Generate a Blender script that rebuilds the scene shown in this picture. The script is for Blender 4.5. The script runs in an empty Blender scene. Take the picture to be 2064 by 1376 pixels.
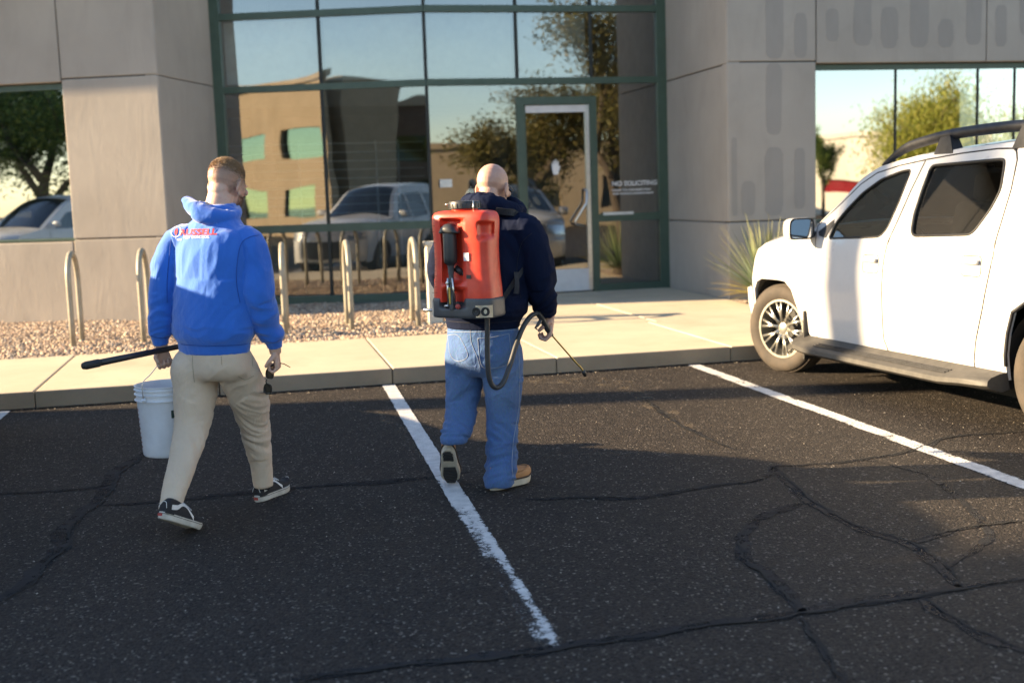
import bpy, bmesh, math, random
import numpy as np
from mathutils import Vector, Matrix
from mathutils.bvhtree import BVHTree
R = math.radians
rnd = random.Random(7)
SC = bpy.context.scene
COL = SC.collection
# ------------------------------------------------------------------ camera
CAM_F, CAM_YAW, CAM_PITCH, CAM_ROLL, CAM_H = 2368.37, 0.2146815, 0.1236642, -0.0336175, 1.570527
fw = Vector((math.sin(CAM_YAW)*math.cos(CAM_PITCH), math.cos(CAM_YAW)*math.cos(CAM_PITCH), -math.sin(CAM_PITCH)))
r0 = Vector((math.cos(CAM_YAW), -math.sin(CAM_YAW), 0)); u0 = r0.cross(fw)
cr = r0*math.cos(CAM_ROLL) + u0*math.sin(CAM_ROLL); cu = cr.cross(fw)
CAMP = Vector((0, 0, CAM_H))
cam = bpy.data.cameras.new('camera'); camo = bpy.data.objects.new('camera', cam); COL.objects.link(camo)
camo.matrix_world = Matrix(((cr.x, cu.x, -fw.x, 0), (cr.y, cu.y, -fw.y, 0), (cr.z, cu.z, -fw.z, CAM_H), (0, 0, 0, 1)))
cam.sensor_width = 36; cam.lens = CAM_F/2064*36; cam.clip_end = 2000; cam.clip_start = .05
cam.dof.use_dof = True; cam.dof.focus_distance = 6.25; cam.dof.aperture_fstop = 1.9
SC.camera = camo
# ------------------------------------------------------------------ sky, sun, exposure
SUN_EL, SUN_AZ = R(18.5), R(12.3)          # the sun stands along -x, turned this much towards +y
sunv = Vector((-math.cos(SUN_AZ)*math.cos(SUN_EL), math.sin(SUN_AZ)*math.cos(SUN_EL), math.sin(SUN_EL)))
wd = bpy.data.worlds.new('World'); SC.world = wd; wd.use_nodes = True
_n = wd.node_tree.nodes; _l = wd.node_tree.links; _n.clear()
sky = _n.new('ShaderNodeTexSky'); sky.sky_type = 'NISHITA'; sky.sun_disc = False
sky.sun_elevation = SUN_EL; sky.sun_rotation = math.atan2(sunv.x, sunv.y); sky.altitude = 400; sky.dust_density = .4; sky.ozone_density = 1.0
bg = _n.new('ShaderNodeBackground'); bg.inputs[1].default_value = .080
wo = _n.new('ShaderNodeOutputWorld'); _l.new(sky.outputs[0], bg.inputs[0]); _l.new(bg.outputs[0], wo.inputs[0])
sl = bpy.data.lights.new('sun', 'SUN'); sl.energy = 5.0; sl.angle = R(.53); sl.color = (1, .75, .45)
so = bpy.data.objects.new('sun', sl); COL.objects.link(so); so.rotation_euler = sunv.to_track_quat('Z', 'Y').to_euler(); so.location = (-20, 5, 15)
SC.view_settings.view_transform = 'Standard'; SC.view_settings.look = 'None'; SC.view_settings.gamma = 1
SC.view_settings.use_curve_mapping = False; SC.view_settings.exposure = 2.25
# ------------------------------------------------------------------ pixel helpers (2064 x 1376 picture)
def ray(x, y): return fw + cr*((x-1032)/CAM_F) - cu*((y-688)/CAM_F)
def G(x, y, z=0.):
    d = ray(x, y); return CAMP + d*((z-CAM_H)/d.z)
def YP(x, y, Y):
    d = ray(x, y); return CAMP + d*(Y/d.y)
# ------------------------------------------------------------------ materials
MATS = {}
def newmat(name):
    m = bpy.data.materials.new(name); m.use_nodes = True; nt = m.node_tree
    MATS[name] = m
    return m, nt, nt.nodes, nt.links, nt.nodes['Principled BSDF']
def ramp(nt, fac, stops):
    r = nt.nodes.new('ShaderNodeValToRGB'); e = r.color_ramp.elements
    while len(e) < len(stops): e.new(.5)
    for k, (p, c) in enumerate(stops):
        e[k].position = p; e[k].color = (c, c, c, 1) if not hasattr(c, '__len__') else (*c, 1)
    nt.links.new(fac, r.inputs[0]); return r.outputs[0]
def tex(nt, kind, vec, scale, **kw):
    t = nt.nodes.new('ShaderNodeTex'+kind); t.inputs['Scale'].default_value = scale
    for k, v in kw.items():
        if k in t.inputs: t.inputs[k].default_value = v
        else: setattr(t, k, v)
    nt.links.new(vec, t.inputs['Vector']); return t
def mixc(nt, fac, a, b, mode='MIX'):
    m = nt.nodes.new('ShaderNodeMix'); m.data_type = 'RGBA'; m.blend_type = mode
    for s, v in ((m.inputs[0], fac), (m.inputs[6], a), (m.inputs[7], b)):
        if hasattr(v, 'links') or isinstance(v, bpy.types.NodeSocket): nt.links.new(v, s)
        elif hasattr(v, '__len__'): s.default_value = (*v, 1)
        else: s.default_value = v
    return m.outputs[2]
def mathn(nt, op, a, b=None):
    m = nt.nodes.new('ShaderNodeMath'); m.operation = op
    for s, v in zip(m.inputs, (a, b)):
        if v is None: continue
        if isinstance(v, bpy.types.NodeSocket): nt.links.new(v, s)
        else: s.default_value = v
    return m.outputs[0]
def coords(nt, stretch=None):
    tc = nt.nodes.new('ShaderNodeTexCoord'); o = tc.outputs['Object']
    if stretch:
        mp = nt.nodes.new('ShaderNodeMapping'); mp.inputs['Scale'].default_value = stretch; nt.links.new(o, mp.inputs[0]); o = mp.outputs[0]
    return o
def bump(nt, b, h, strength, dist):
    n = nt.nodes.new('ShaderNodeBump'); n.inputs['Strength'].default_value = strength; n.inputs['Distance'].default_value = dist
    nt.links.new(h, n.inputs['Height']); nt.links.new(n.outputs[0], b.inputs['Normal']); return n
def pm(name, c, rough=.6, metal=0, c2=None, ns=6, bs=0, bstr=.3, bd=.01, stretch=None, coat=0, sheen=0, spec=.5, alpha=None, detail=5):
    """plain painted / cloth / metal surface: two tones broken up by noise, with a little relief"""
    m, nt, n, l, b = newmat(name)
    co = coords(nt, stretch)
    c2 = c2 or tuple(v*.75 for v in c)
    t = tex(nt, 'Noise', co, ns, Detail=detail, Roughness=.6)
    l.new(mixc(nt, ramp(nt, t.outputs[0], [(.3, 0), (.7, 1)]), c2, c), b.inputs['Base Color'])
    b.inputs['Roughness'].default_value = rough; b.inputs['Metallic'].default_value = metal
    b.inputs['Coat Weight'].default_value = coat; b.inputs['Sheen Weight'].default_value = sheen
    b.inputs['Specular IOR Level'].default_value = spec
    if bs:
        t2 = tex(nt, 'Noise', co, bs, Detail=4); bump(nt, b, t2.outputs[0], bstr, bd)
    return m
def glassmat(name, refl, tint, trans, rough=0., base=.04):
    """coated glass: a part of the light is mirrored (more at grazing angles), the rest passes tinted"""
    m, nt, n, l, b = newmat(name); n.remove(b)
    g = n.new('ShaderNodeBsdfGlossy'); g.inputs[0].default_value = (*tint, 1); g.inputs[1].default_value = rough
    t = n.new('ShaderNodeBsdfTransparent'); t.inputs[0].default_value = (*trans, 1)
    fr = n.new('ShaderNodeFresnel'); fr.inputs[0].default_value = 1.5
    f = mathn(nt, 'ADD', mathn(nt, 'MULTIPLY', fr.outputs[0], 1-refl), refl)
    mx = n.new('ShaderNodeMixShader'); l.new(f, mx.inputs[0]); l.new(t.outputs[0], mx.inputs[1]); l.new(g.outputs[0], mx.inputs[2])
    l.new(mx.outputs[0], n['Material Output'].inputs[0]); return m
# ------------------------------------------------------------------ objects
def tag(o, label=None, cat=None, group=None, kind=None):
    if label: o['label'] = label
    if cat: o['category'] = cat
    if group: o['group'] = group
    if kind: o['kind'] = kind
    return o
def thing(name, label, cat, loc=(0, 0, 0), rz=0, group=None):
    o = bpy.data.objects.new(name, None); COL.objects.link(o); o.location = loc; o.rotation_euler = (0, 0, rz)
    o.empty_display_size = .2
    return tag(o, label, cat, group)
def worldoff(p):
    v = Vector((0, 0, 0))
    while p: v += p.location; p = p.parent
    return v
def link(name, me, mat=None, parent=None, smooth=False, world=False, kind=None):
    if world and parent:
        off = worldoff(parent); me.transform(Matrix.Translation(-off))
    o = bpy.data.objects.new(name, me); COL.objects.link(o)
    if parent: o.parent = parent
    if mat: me.materials.append(MATS[mat] if isinstance(mat, str) else mat)
    if smooth: me.shade_smooth()
    if kind: o['kind'] = kind
    return o
def inst(name, me, parent, loc=(0, 0, 0), rot=(0, 0, 0), scale=(1, 1, 1)):
    o = bpy.data.objects.new(name, me); COL.objects.link(o); o.parent = parent; o.location = loc; o.rotation_euler = rot; o.scale = scale; return o
class MB:
    """collects shapes, then becomes ONE mesh object"""
    def __init__(s): s.v = []; s.f = []
    def add(s, v, f):
        b = len(s.v); s.v += [Vector(p) for p in v]; s.f += [[b+i for i in q] for q in f]; return s
    def box(s, c, d, M=None, bev=0):
        x, y, z = (v/2 for v in d); c = Vector(c)
        if bev:
            bm = bmesh.new(); bmesh.ops.create_cube(bm, size=1)
            for v in bm.verts: v.co = Vector((v.co.x*d[0], v.co.y*d[1], v.co.z*d[2]))
            bmesh.ops.bevel(bm, geom=list(bm.edges), offset=bev, segments=2, profile=.5, affect='EDGES')
            bm.verts.index_update()
            vs = [v.co.copy() for v in bm.verts]; fs = [[v.index for v in f.verts] for f in bm.faces]; bm.free()
        else:
            vs = [Vector((a*x, b*y, e*z)) for a in (-1, 1) for b in (-1, 1) for e in (-1, 1)]
            fs = [(0, 1, 3, 2), (4, 6, 7, 5), (0, 4, 5, 1), (2, 3, 7, 6), (0, 2, 6, 4), (1, 5, 7, 3)]
        if M: vs = [M @ v for v in vs]
        return s.add([v+c for v in vs], fs)
    def tube(s, path, rad, seg=10, caps=True, flat=1., up=None):
        P = [Vector(p) for p in path]; n = len(P)
        if not hasattr(rad, '__len__'): rad = [rad]*n
        vs = []; fs = []; pu = Vector(up) if up else None
        for i in range(n):
            t = (P[min(i+1, n-1)]-P[max(i-1, 0)]).normalized()
            if pu is None: pu = Vector((0, 0, 1)) if abs(t.z) < .9 else Vector((1, 0, 0))
            a = t.cross(pu)
            if a.length < 1e-6: a = t.orthogonal()
            a.normalize(); b = a.cross(t); pu = b
            for k in range(seg):
                q = 2*math.pi*k/seg; vs.append(P[i]+a*(rad[i]*math.cos(q))+b*(rad[i]*flat*math.sin(q)))
        for i in range(n-1):
            for k in range(seg):
                k2 = (k+1) % seg; fs.append((i*seg+k, i*seg+k2, (i+1)*seg+k2, (i+1)*seg+k))
        if caps: fs += [tuple(range(seg))[::-1], tuple((n-1)*seg+k for k in range(seg))]
        return s.add(vs, fs)
    def lathe(s, prof, seg=24, M=None, caps=True):
        """prof: (r, z) pairs"""
        vs = [Vector((r*math.cos(2*math.pi*k/seg), r*math.sin(2*math.pi*k/seg), z)) for r, z in prof for k in range(seg)]
        if M: vs = [M @ v for v in vs]
        fs = [(i*seg+k, i*seg+(k+1) % seg, (i+1)*seg+(k+1) % seg, (i+1)*seg+k) for i in range(len(prof)-1) for k in range(seg)]
        if caps: fs += [tuple(range(seg))[::-1], tuple((len(prof)-1)*seg+k for k in range(seg))]
        return s.add(vs, fs)
    def prism(s, poly, z0, z1, M=None):
        n = len(poly); vs = [Vector((x, y, z0)) for x, y in poly]+[Vector((x, y, z1)) for x, y in poly]
        if M: vs = [M @ v for v in vs]
        fs = [tuple(range(n))[::-1], tuple(range(n, 2*n))]+[(k, (k+1) % n, n+(k+1) % n, n+k) for k in range(n)]
        return s.add(vs, fs)
    def me(s, name):
        m = bpy.data.meshes.new(name); m.from_pydata([tuple(v) for v in s.v], [], s.f)
        bm = bmesh.new(); bm.from_mesh(m); bmesh.ops.recalc_face_normals(bm, faces=list(bm.faces)); bm.to_mesh(m); bm.free()
        m.update(); return m
    def build(s, name, mat, parent=None, smooth=False, world=False, kind=None, angle=None):
        m = s.me(name)
        o = link(name, m, mat, parent, smooth or angle is not None, world, kind)
        if angle is not None: sharp(m, angle)
        return o
def sharp(me, ang=35):
    bm = bmesh.new(); bm.from_mesh(me); c = math.radians(ang)
    for e in bm.edges:
        e.smooth = not (len(e.link_faces) == 2 and e.calc_face_angle(0) > c)
    bm.to_mesh(me); bm.free()
def rawmesh(name, V, F, tri=True):
    """numpy arrays -> mesh, quickly"""
    me = bpy.data.meshes.new(name); k = F.shape[1]
    me.vertices.add(len(V)); me.vertices.foreach_set('co', V.astype(np.float32).ravel())
    me.loops.add(F.size); me.loops.foreach_set('vertex_index', F.astype(np.int32).ravel())
    me.polygons.add(len(F)); me.polygons.foreach_set('loop_start', np.arange(0, F.size, k, dtype=np.int32))
    me.update(calc_edges=True); return me
def catmull(P, n):
    """smooth samples through rows of numbers"""
    P = np.array(P, float); out = []
    for i in range(len(P)-1):
        a, b, c, d = P[max(i-1, 0)], P[i], P[i+1], P[min(i+2, len(P)-1)]
        for k in range(n):
            t = k/n; out.append(.5*(2*b+(c-a)*t+(2*a-5*b+4*c-d)*t*t+(3*b-a-3*c+d)*t**3))
    out.append(P[-1]); return np.array(out)
def spline(P, n=8): return [Vector(p) for p in catmull([tuple(p) for p in P], n)]
def hash3(i, j, k, s):
    h = (i*374761393+j*668265263+k*2147483647+s*1274126177) & 0xffffffff
    h = ((h ^ (h >> 13))*1274126177) & 0xffffffff
    return ((h ^ (h >> 16)) & 0xffff)/32767.5-1
def vnoise(P, s=0):
    """value noise in [-1, 1] for an (n, 3) array"""
    I = np.floor(P).astype(np.int64); f = P-I; f = f*f*(3-2*f); out = 0
    for a in (0, 1):
        for b in (0, 1):
            for c in (0, 1):
                w = (f[:, 0] if a else 1-f[:, 0])*(f[:, 1] if b else 1-f[:, 1])*(f[:, 2] if c else 1-f[:, 2])
                out = out+w*hash3(I[:, 0]+a, I[:, 1]+b, I[:, 2]+c, s)
    return out
def textmesh(body, size, extrude=0, align='CENTER', bold=0, shear=0):
    cu_ = bpy.data.curves.new('text', 'FONT'); cu_.body = body; cu_.size = size; cu_.align_x = align; cu_.extrude = extrude; cu_.offset = bold; cu_.shear = shear
    cu_.resolution_u = 3
    o = bpy.data.objects.new('text', cu_); COL.objects.link(o)
    dg = bpy.context.evaluated_depsgraph_get(); me = bpy.data.meshes.new_from_object(o.evaluated_get(dg))
    bpy.data.objects.remove(o); bpy.data.curves.remove(cu_); return me
# ================================================================== materials
def m_asphalt():
    m, nt, n, l, b = newmat('asphalt'); co = coords(nt)
    big = tex(nt, 'Noise', co, .55, Detail=6, Roughness=.65)
    med = tex(nt, 'Noise', co, 3.5, Detail=6, Roughness=.7)
    vo = tex(nt, 'Voronoi', co, 105, Randomness=1.)
    vo2 = tex(nt, 'Voronoi', co, 26, Randomness=1.)
    sep = n.new('ShaderNodeSeparateColor'); l.new(vo.outputs['Color'], sep.inputs[0])
    base = mixc(nt, ramp(nt, big.outputs[0], [(.35, 0), (.68, 1)]), (.0085, .0082, .0088), (.021, .0178, .0152))
    base = mixc(nt, ramp(nt, med.outputs[0], [(.42, 0), (.75, .7)]), base, (.030, .024, .019))
    grain = mixc(nt, ramp(nt, sep.outputs[0], [(.1, 0), (.9, 1)]), (.003, .003, .0034), (.056, .044, .035))
    base = mixc(nt, .58, base, grain)
    speck = ramp(nt, sep.outputs[1], [(.94, 0), (.99, 1)])
    base = mixc(nt, mathn(nt, 'MULTIPLY', speck, .8), base, (.20, .175, .15))
    sep2 = n.new('ShaderNodeSeparateColor'); l.new(vo2.outputs['Color'], sep2.inputs[0])
    core = ramp(nt, vo2.outputs['Distance'], [(.14, 1), (.22, 0)])
    sp2 = mathn(nt, 'MULTIPLY', core, ramp(nt, sep2.outputs[0], [(.965, 0), (.995, 1)]))
    base = mixc(nt, mathn(nt, 'MULTIPLY', sp2, .8), base, (.22, .195, .17))
    l.new(base, b.inputs['Base Color']); b.inputs['Roughness'].default_value = .75; b.inputs['Specular IOR Level'].default_value = .22
    h = mathn(nt, 'ADD', mathn(nt, 'MULTIPLY', vo.outputs['Distance'], -1.), mathn(nt, 'MULTIPLY', med.outputs[0], 1.2))
    bump(nt, b, h, .8, .006)
m_asphalt()
def m_sealant():
    m, nt, n, l, b = newmat('tar_sealant'); co = coords(nt)
    t = tex(nt, 'Noise', co, 5, Detail=5); t2 = tex(nt, 'Noise', co, 60, Detail=3)
    l.new(mixc(nt, ramp(nt, t.outputs[0], [(.35, 0), (.7, 1)]), (.008, .008, .0095), (.024, .024, .026)), b.inputs['Base Color'])
    b.inputs['Roughness'].default_value = .7; b.inputs['Specular IOR Level'].default_value = .2; bump(nt, b, t2.outputs[0], .25, .004)
    # worn away in places: the asphalt shows through
    tr = n.new('ShaderNodeBsdfTransparent'); mx = n.new('ShaderNodeMixShader')
    w = tex(nt, 'Noise', co, 7, Detail=8, Roughness=.75)
    l.new(ramp(nt, w.outputs[0], [(.36, 0), (.50, .92)]), mx.inputs[0]); l.new(tr.outputs[0], mx.inputs[1]); l.new(b.outputs[0], mx.inputs[2])
    l.new(mx.outputs[0], n['Material Output'].inputs[0])
m_sealant()
def m_dust():
    m, nt, n, l, b = newmat('dust_film'); co = coords(nt); w = tex(nt, 'Noise', co, 5, Detail=9, Roughness=.75)
    b.inputs['Base Color'].default_value = (.22, .17, .11, 1); b.inputs['Roughness'].default_value = .9
    tr = n.new('ShaderNodeBsdfTransparent'); mx = n.new('ShaderNodeMixShader'); l.new(ramp(nt, w.outputs[0], [(.5, 0), (.75, .6)]), mx.inputs[0]); l.new(tr.outputs[0], mx.inputs[1]); l.new(b.outputs[0], mx.inputs[2]); l.new(mx.outputs[0], n['Material Output'].inputs[0])
m_dust()
pm('crack', (.006, .006, .006), .95, c2=(.012, .011, .01), ns=30)
def m_paint(name, wear0, wear1):
    m, nt, n, l, b = newmat(name); co = coords(nt)
    t = tex(nt, 'Noise', co, 14, Detail=6)
    l.new(mixc(nt, ramp(nt, t.outputs[0], [(.3, 0), (.7, 1)]), (.42, .42, .42), (.62, .61, .595)), b.inputs['Base Color']); b.inputs['Roughness'].default_value = .7
    vo = tex(nt, 'Voronoi', co, 75, Randomness=1.); bump(nt, b, vo.outputs['Distance'], .6, .008)
    tr = n.new('ShaderNodeBsdfTransparent'); mx = n.new('ShaderNodeMixShader')
    fine = tex(nt, 'Noise', co, 42, Detail=9, Roughness=.8); med = tex(nt, 'Noise', co, 4.5, Detail=4)
    at = n.new('ShaderNodeAttribute'); at.attribute_name = 'wear'; at.attribute_type = 'GEOMETRY'
    s = mathn(nt, 'ADD', mathn(nt, 'ADD', mathn(nt, 'MULTIPLY', fine.outputs[0], .75), mathn(nt, 'MULTIPLY', med.outputs[0], .5)), mathn(nt, 'MULTIPLY', at.outputs['Fac'], -.55))
    l.new(ramp(nt, s, [(wear0, 0), (wear1, 1)]), mx.inputs[0]); l.new(tr.outputs[0], mx.inputs[1]); l.new(b.outputs[0], mx.inputs[2])
    l.new(mx.outputs[0], n['Material Output'].inputs[0])
m_paint('stripe_paint', .29, .40)
def m_concrete(name, ca, cb, stain, bs=.35):
    m, nt, n, l, b = newmat(name); co = coords(nt)
    a = tex(nt, 'Noise', co, 1.3, Detail=7, Roughness=.65); f = tex(nt, 'Noise', co, 120, Detail=3); s = tex(nt, 'Noise', co, .6, Detail=5, Roughness=.7)
    c = mixc(nt, ramp(nt, a.outputs[0], [(.3, 0), (.7, 1)]), ca, cb)
    c = mixc(nt, ramp(nt, s.outputs[0], [(.55, 0), (.78, .55)]), c, stain)
    c = mixc(nt, .12, c, f.outputs['Color'], 'OVERLAY')
    sp = tex(nt, 'Voronoi', co, 22, Randomness=1.)
    c = mixc(nt, mathn(nt, 'MULTIPLY', ramp(nt, sp.outputs['Distance'], [(.05, 1), (.1, 0)]), .35), c, stain)
    l.new(c, b.inputs['Base Color']); b.inputs['Roughness'].default_value = .85; b.inputs['Specular IOR Level'].default_value = .25
    bump(nt, b, mathn(nt, 'ADD', f.outputs[0], mathn(nt, 'MULTIPLY', a.outputs[0], 2)), bs, .006)
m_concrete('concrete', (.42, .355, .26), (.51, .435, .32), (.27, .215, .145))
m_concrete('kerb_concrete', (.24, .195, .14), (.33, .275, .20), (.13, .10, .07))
def m_stucco(name, ca, cb):
    m, nt, n, l, b = newmat(name); co = coords(nt); cs = coords(nt, (1, 1, .32))
    a = tex(nt, 'Noise', co, .9, Detail=6, Roughness=.6); d = tex(nt, 'Noise', cs, 3.2, Detail=6, Roughness=.65, Distortion=.8); f = tex(nt, 'Noise', co, 160, Detail=3)
    c = mixc(nt, ramp(nt, a.outputs[0], [(.3, 0), (.7, 1)]), ca, cb)
    c = mixc(nt, ramp(nt, d.outputs[0], [(.5, 0), (.8, .35)]), c, tuple(v*.72 for v in ca))
    l.new(c, b.inputs['Base Color']); b.inputs['Roughness'].default_value = .8; b.inputs['Specular IOR Level'].default_value = .3
    d2 = tex(nt, 'Noise', cs, 9, Detail=5, Roughness=.6, Distortion=1.2)
    bump(nt, b, mathn(nt, 'ADD', mathn(nt, 'ADD', mathn(nt, 'MULTIPLY', d.outputs[0], 1.3), mathn(nt, 'MULTIPLY', d2.outputs[0], .5)), mathn(nt, 'MULTIPLY', f.outputs[0], .12)), .22, .014)
m_stucco('stucco', (.315, .280, .243), (.375, .335, .292))
m_stucco('stucco_repaint', (.272, .247, .222), (.297, .268, .240))
m_stucco('tan_stucco', (.33, .255, .165), (.40, .31, .205))
m_stucco('brown_shade_stucco', (.13, .085, .06), (.18, .12, .085))  # brown with the shade of the tan block's turned side put into it
m_stucco('white_stucco', (.62, .58, .50), (.70, .66, .58))
pm('green_frame', (.052, .088, .066), .42, 0, (.040, .070, .052), 8, 90, .08, .002)
pm('dark_gasket', (.014, .018, .016), .6)
pm('aluminium', (.62, .63, .64), .3, .9, (.5, .51, .53), 20)
pm('white_enamel', (.62, .62, .63), .4, 0, (.52, .52, .53), 5, 60, .1, .003)
glassmat('curtain_glass', .25, (.84, .86, .87), (.62, .66, .64))
glassmat('mirror_glass', .43, (.95, .97, .97), (.20, .23, .23))
glassmat('teal_glass', .45, (.30, .52, .50), (.02, .08, .08))
pm('notice_paper', (.70, .70, .66), .7); pm('letter_white', (.78, .78, .78), .6)
pm('lobby_wall', (.30, .285, .255), .8); pm('lobby_floor', (.12, .115, .105), .35); pm('lobby_dark', (.05, .052, .05), .7)
pm('rail_metal', (.55, .58, .58), .4, .2)
pm('rack_paint', (.30, .275, .215), .42, 0, (.24, .215, .165), 12, 70, .1, .002, coat=.1)
pm('post_paint', (.62, .58, .48), .5, 0, (.52, .48, .40), 9, 60, .1, .003)
def m_attr(name, attr='col', rough=.8, bs=0, spec=.3, trans=0):
    m, nt, n, l, b = newmat(name); at = n.new('ShaderNodeAttribute'); at.attribute_name = attr; at.attribute_type = 'GEOMETRY'
    l.new(at.outputs['Color'], b.inputs['Base Color']); b.inputs['Roughness'].default_value = rough; b.inputs['Specular IOR Level'].default_value = spec
    if trans:
        t = n.new('ShaderNodeBsdfTranslucent'); l.new(at.outputs['Color'], t.inputs[0]); mx = n.new('ShaderNodeMixShader'); mx.inputs[0].default_value = trans
        l.new(b.outputs[0], mx.inputs[1]); l.new(t.outputs[0], mx.inputs[2]); l.new(mx.outputs[0], n['Material Output'].inputs[0])
    if bs:
        t2 = tex(nt, 'Noise', coords(nt), bs, Detail=3); bump(nt, b, t2.outputs[0], .4, .004)
    return m
m_attr('gravel', bs=120); m_attr('leaf', rough=.5, trans=.5)
pm('soil', (.16, .12, .085), .9, 0, (.10, .075, .055), 14, 60, .6, .02)
pm('bark', (.10, .075, .055), .9, 0, (.055, .042, .032), 12, 40, .8, .02, stretch=(1, 1, .25))
# cloth, skin
def m_cloth(name, c, c2, weave=700, wstr=.25, ns=5, sheen=.15, rough=.85, spec=.25, crease=11, cdep=1.0):
    m, nt, n, l, b = newmat(name); co = coords(nt)
    t = tex(nt, 'Noise', co, ns, Detail=6, Roughness=.65); w = tex(nt, 'Noise', co, weave, Detail=2)
    cc = mixc(nt, ramp(nt, t.outputs[0], [(.3, 0), (.72, 1)]), c2, c)
    cc = mixc(nt, .18, cc, w.outputs['Color'], 'OVERLAY')
    l.new(cc, b.inputs['Base Color']); b.inputs['Roughness'].default_value = rough; b.inputs['Sheen Weight'].default_value = sheen; b.inputs['Specular IOR Level'].default_value = spec
    # small creases on top of the modelled folds
    cr_ = tex(nt, 'Noise', coords(nt, (1, 1, .55)), crease, Detail=4, Roughness=.5, Distortion=.9)
    ridge = mathn(nt, 'ABSOLUTE', mathn(nt, 'SUBTRACT', cr_.outputs[0], .5))
    bump(nt, b, mathn(nt, 'ADD', mathn(nt, 'MULTIPLY', ridge, cdep), mathn(nt, 'MULTIPLY', w.outputs[0], .10)), .55, .012); return m
m_cloth('blue_fleece', (.026, .145, .58), (.020, .12, .50), 420, sheen=.6)
m_cloth('navy_fleece', (.0075, .012, .033), (.006, .0095, .026), 420, sheen=.0, spec=.08)
m_cloth('khaki_cotton', (.62, .49, .365), (.55, .43, .315), 600, crease=14, cdep=1.5)
pm('blue_thread', (.010, .06, .32), .8); pm('navy_thread', (.004, .006, .016), .8)
def m_denim():
    m, nt, n, l, b = newmat('denim'); co = coords(nt); cs = coords(nt, (1, 1, .25))
    t = tex(nt, 'Noise', co, 7, Detail=7, Roughness=.7); s = tex(nt, 'Noise', cs, 220, Detail=3); w = tex(nt, 'Noise', co, 500, Detail=2)
    at = n.new('ShaderNodeAttribute'); at.attribute_name = 'wear'; at.attribute_type = 'GEOMETRY'
    c = mixc(nt, ramp(nt, t.outputs[0], [(.3, 0), (.75, 1)]), (.040, .084, .215), (.066, .130, .285))
    c = mixc(nt, at.outputs['Fac'], c, (.15, .235, .40))
    c = mixc(nt, .35, c, s.outputs['Color'], 'OVERLAY')
    l.new(c, b.inputs['Base Color']); b.inputs['Roughness'].default_value = .9; b.inputs['Specular IOR Level'].default_value = .2; b.inputs['Sheen Weight'].default_value = .1
    cr_ = tex(nt, 'Noise', coords(nt, (1, 1, .7)), 15, Detail=5, Roughness=.55, Distortion=1.)
    ridge = mathn(nt, 'ABSOLUTE', mathn(nt, 'SUBTRACT', cr_.outputs[0], .5))
    bump(nt, b, mathn(nt, 'ADD', mathn(nt, 'MULTIPLY', ridge, 2.), mathn(nt, 'MULTIPLY', w.outputs[0], .12)), .6, .012)
m_denim()
pm('stitch', (.30, .34, .42), .8); pm('stitch_tan', (.33, .28, .20), .8)
def m_skin(name, c, c2, red):
    m, nt, n, l, b = newmat(name); co = coords(nt)
    t = tex(nt, 'Noise', co, 22, Detail=6); f = tex(nt, 'Noise', co, 350, Detail=3); v = tex(nt, 'Noise', co, 60, Detail=4)
    cc = mixc(nt, ramp(nt, t.outputs[0], [(.3, 0), (.7, 1)]), c, c2); cc = mixc(nt, ramp(nt, v.outputs[0], [(.5, 0), (.8, .35)]), cc, red)
    at = n.new('ShaderNodeAttribute'); at.attribute_name = 'stubble'; at.attribute_type = 'GEOMETRY'
    sv = tex(nt, 'Noise', co, 900, Detail=2)
    cc = mixc(nt, mathn(nt, 'MULTIPLY', at.outputs['Fac'], ramp(nt, sv.outputs[0], [(.3, .55), (.7, 1)])), cc, (.16, .10, .065))
    l.new(cc, b.inputs['Base Color']); b.inputs['Roughness'].default_value = .5; b.inputs['Subsurface Weight'].default_value = .12; b.inputs['Subsurface Radius'].default_value = (.012, .005, .003)
    b.inputs['Subsurface Scale'].default_value = 1.
    bump(nt, b, f.outputs[0], .18, .002)
m_skin('skin_fair', (.52, .32, .235), (.60, .39, .29), (.52, .25, .18)); m_skin('skin_ruddy', (.50, .285, .21), (.57, .35, .265), (.47, .21, .155))
m_attr('hair', 'col', .45)
pm('black_canvas', (.016, .016, .02), .8, 0, (.010, .010, .012), 30, 300, .3, .002)
pm('white_rubber', (.58, .555, .50), .6, 0, (.38, .35, .30), 18); pm('black_rubber', (.016, .016, .016), .65, 0, (.03, .028, .025), 25, 120, .3, .003)
pm('red_rubber', (.40, .05, .04), .6); pm('white_leather', (.68, .67, .65), .5)
pm('tan_leather', (.34, .155, .05), .5, 0, (.24, .10, .032), 14, 140, .25, .003); pm('cream_sole', (.55, .50, .41), .7, 0, (.40, .35, .27), 16)
pm('brown_sole', (.05, .03, .02), .8)
# sprayer, bucket and small things
pm('red_plastic', (.74, .058, .024), .40, 0, (.58, .042, .020), 16, 60, .15, .003, detail=10); pm('black_plastic', (.022, .022, .024), .42, 0, (.03, .03, .03), 9, 90, .15, .002)
pm('grey_plastic', (.075, .076, .08), .5, 0, (.04, .04, .043), 9, 60, .15, .002); pm('steel', (.62, .61, .58), .28, 1, (.5, .49, .46), 30); pm('brass', (.42, .34, .10), .35, .9, (.3, .24, .08), 30)
pm('hose_rubber', (.030, .031, .034), .5, 0, (.04, .04, .042), 25); pm('webbing', (.02, .02, .024), .85, 0, (.03, .03, .034), 40, 300, .4, .002)
pm('bucket_plastic', (.74, .76, .80), .38, 0, (.63, .64, .67), 11, 50, .08, .003, coat=.1); pm('faded_red_print', (.34, .20, .20), .6); pm('green_print', (.02, .06, .05), .6)
pm('dark_lens', (.02, .017, .012), .12, 0, (.03, .026, .02), 3); pm('tortoise', (.02, .016, .014), .25)
pm('pole_black', (.020, .018, .020), .45, 0, (.03, .024, .026), 14)
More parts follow.
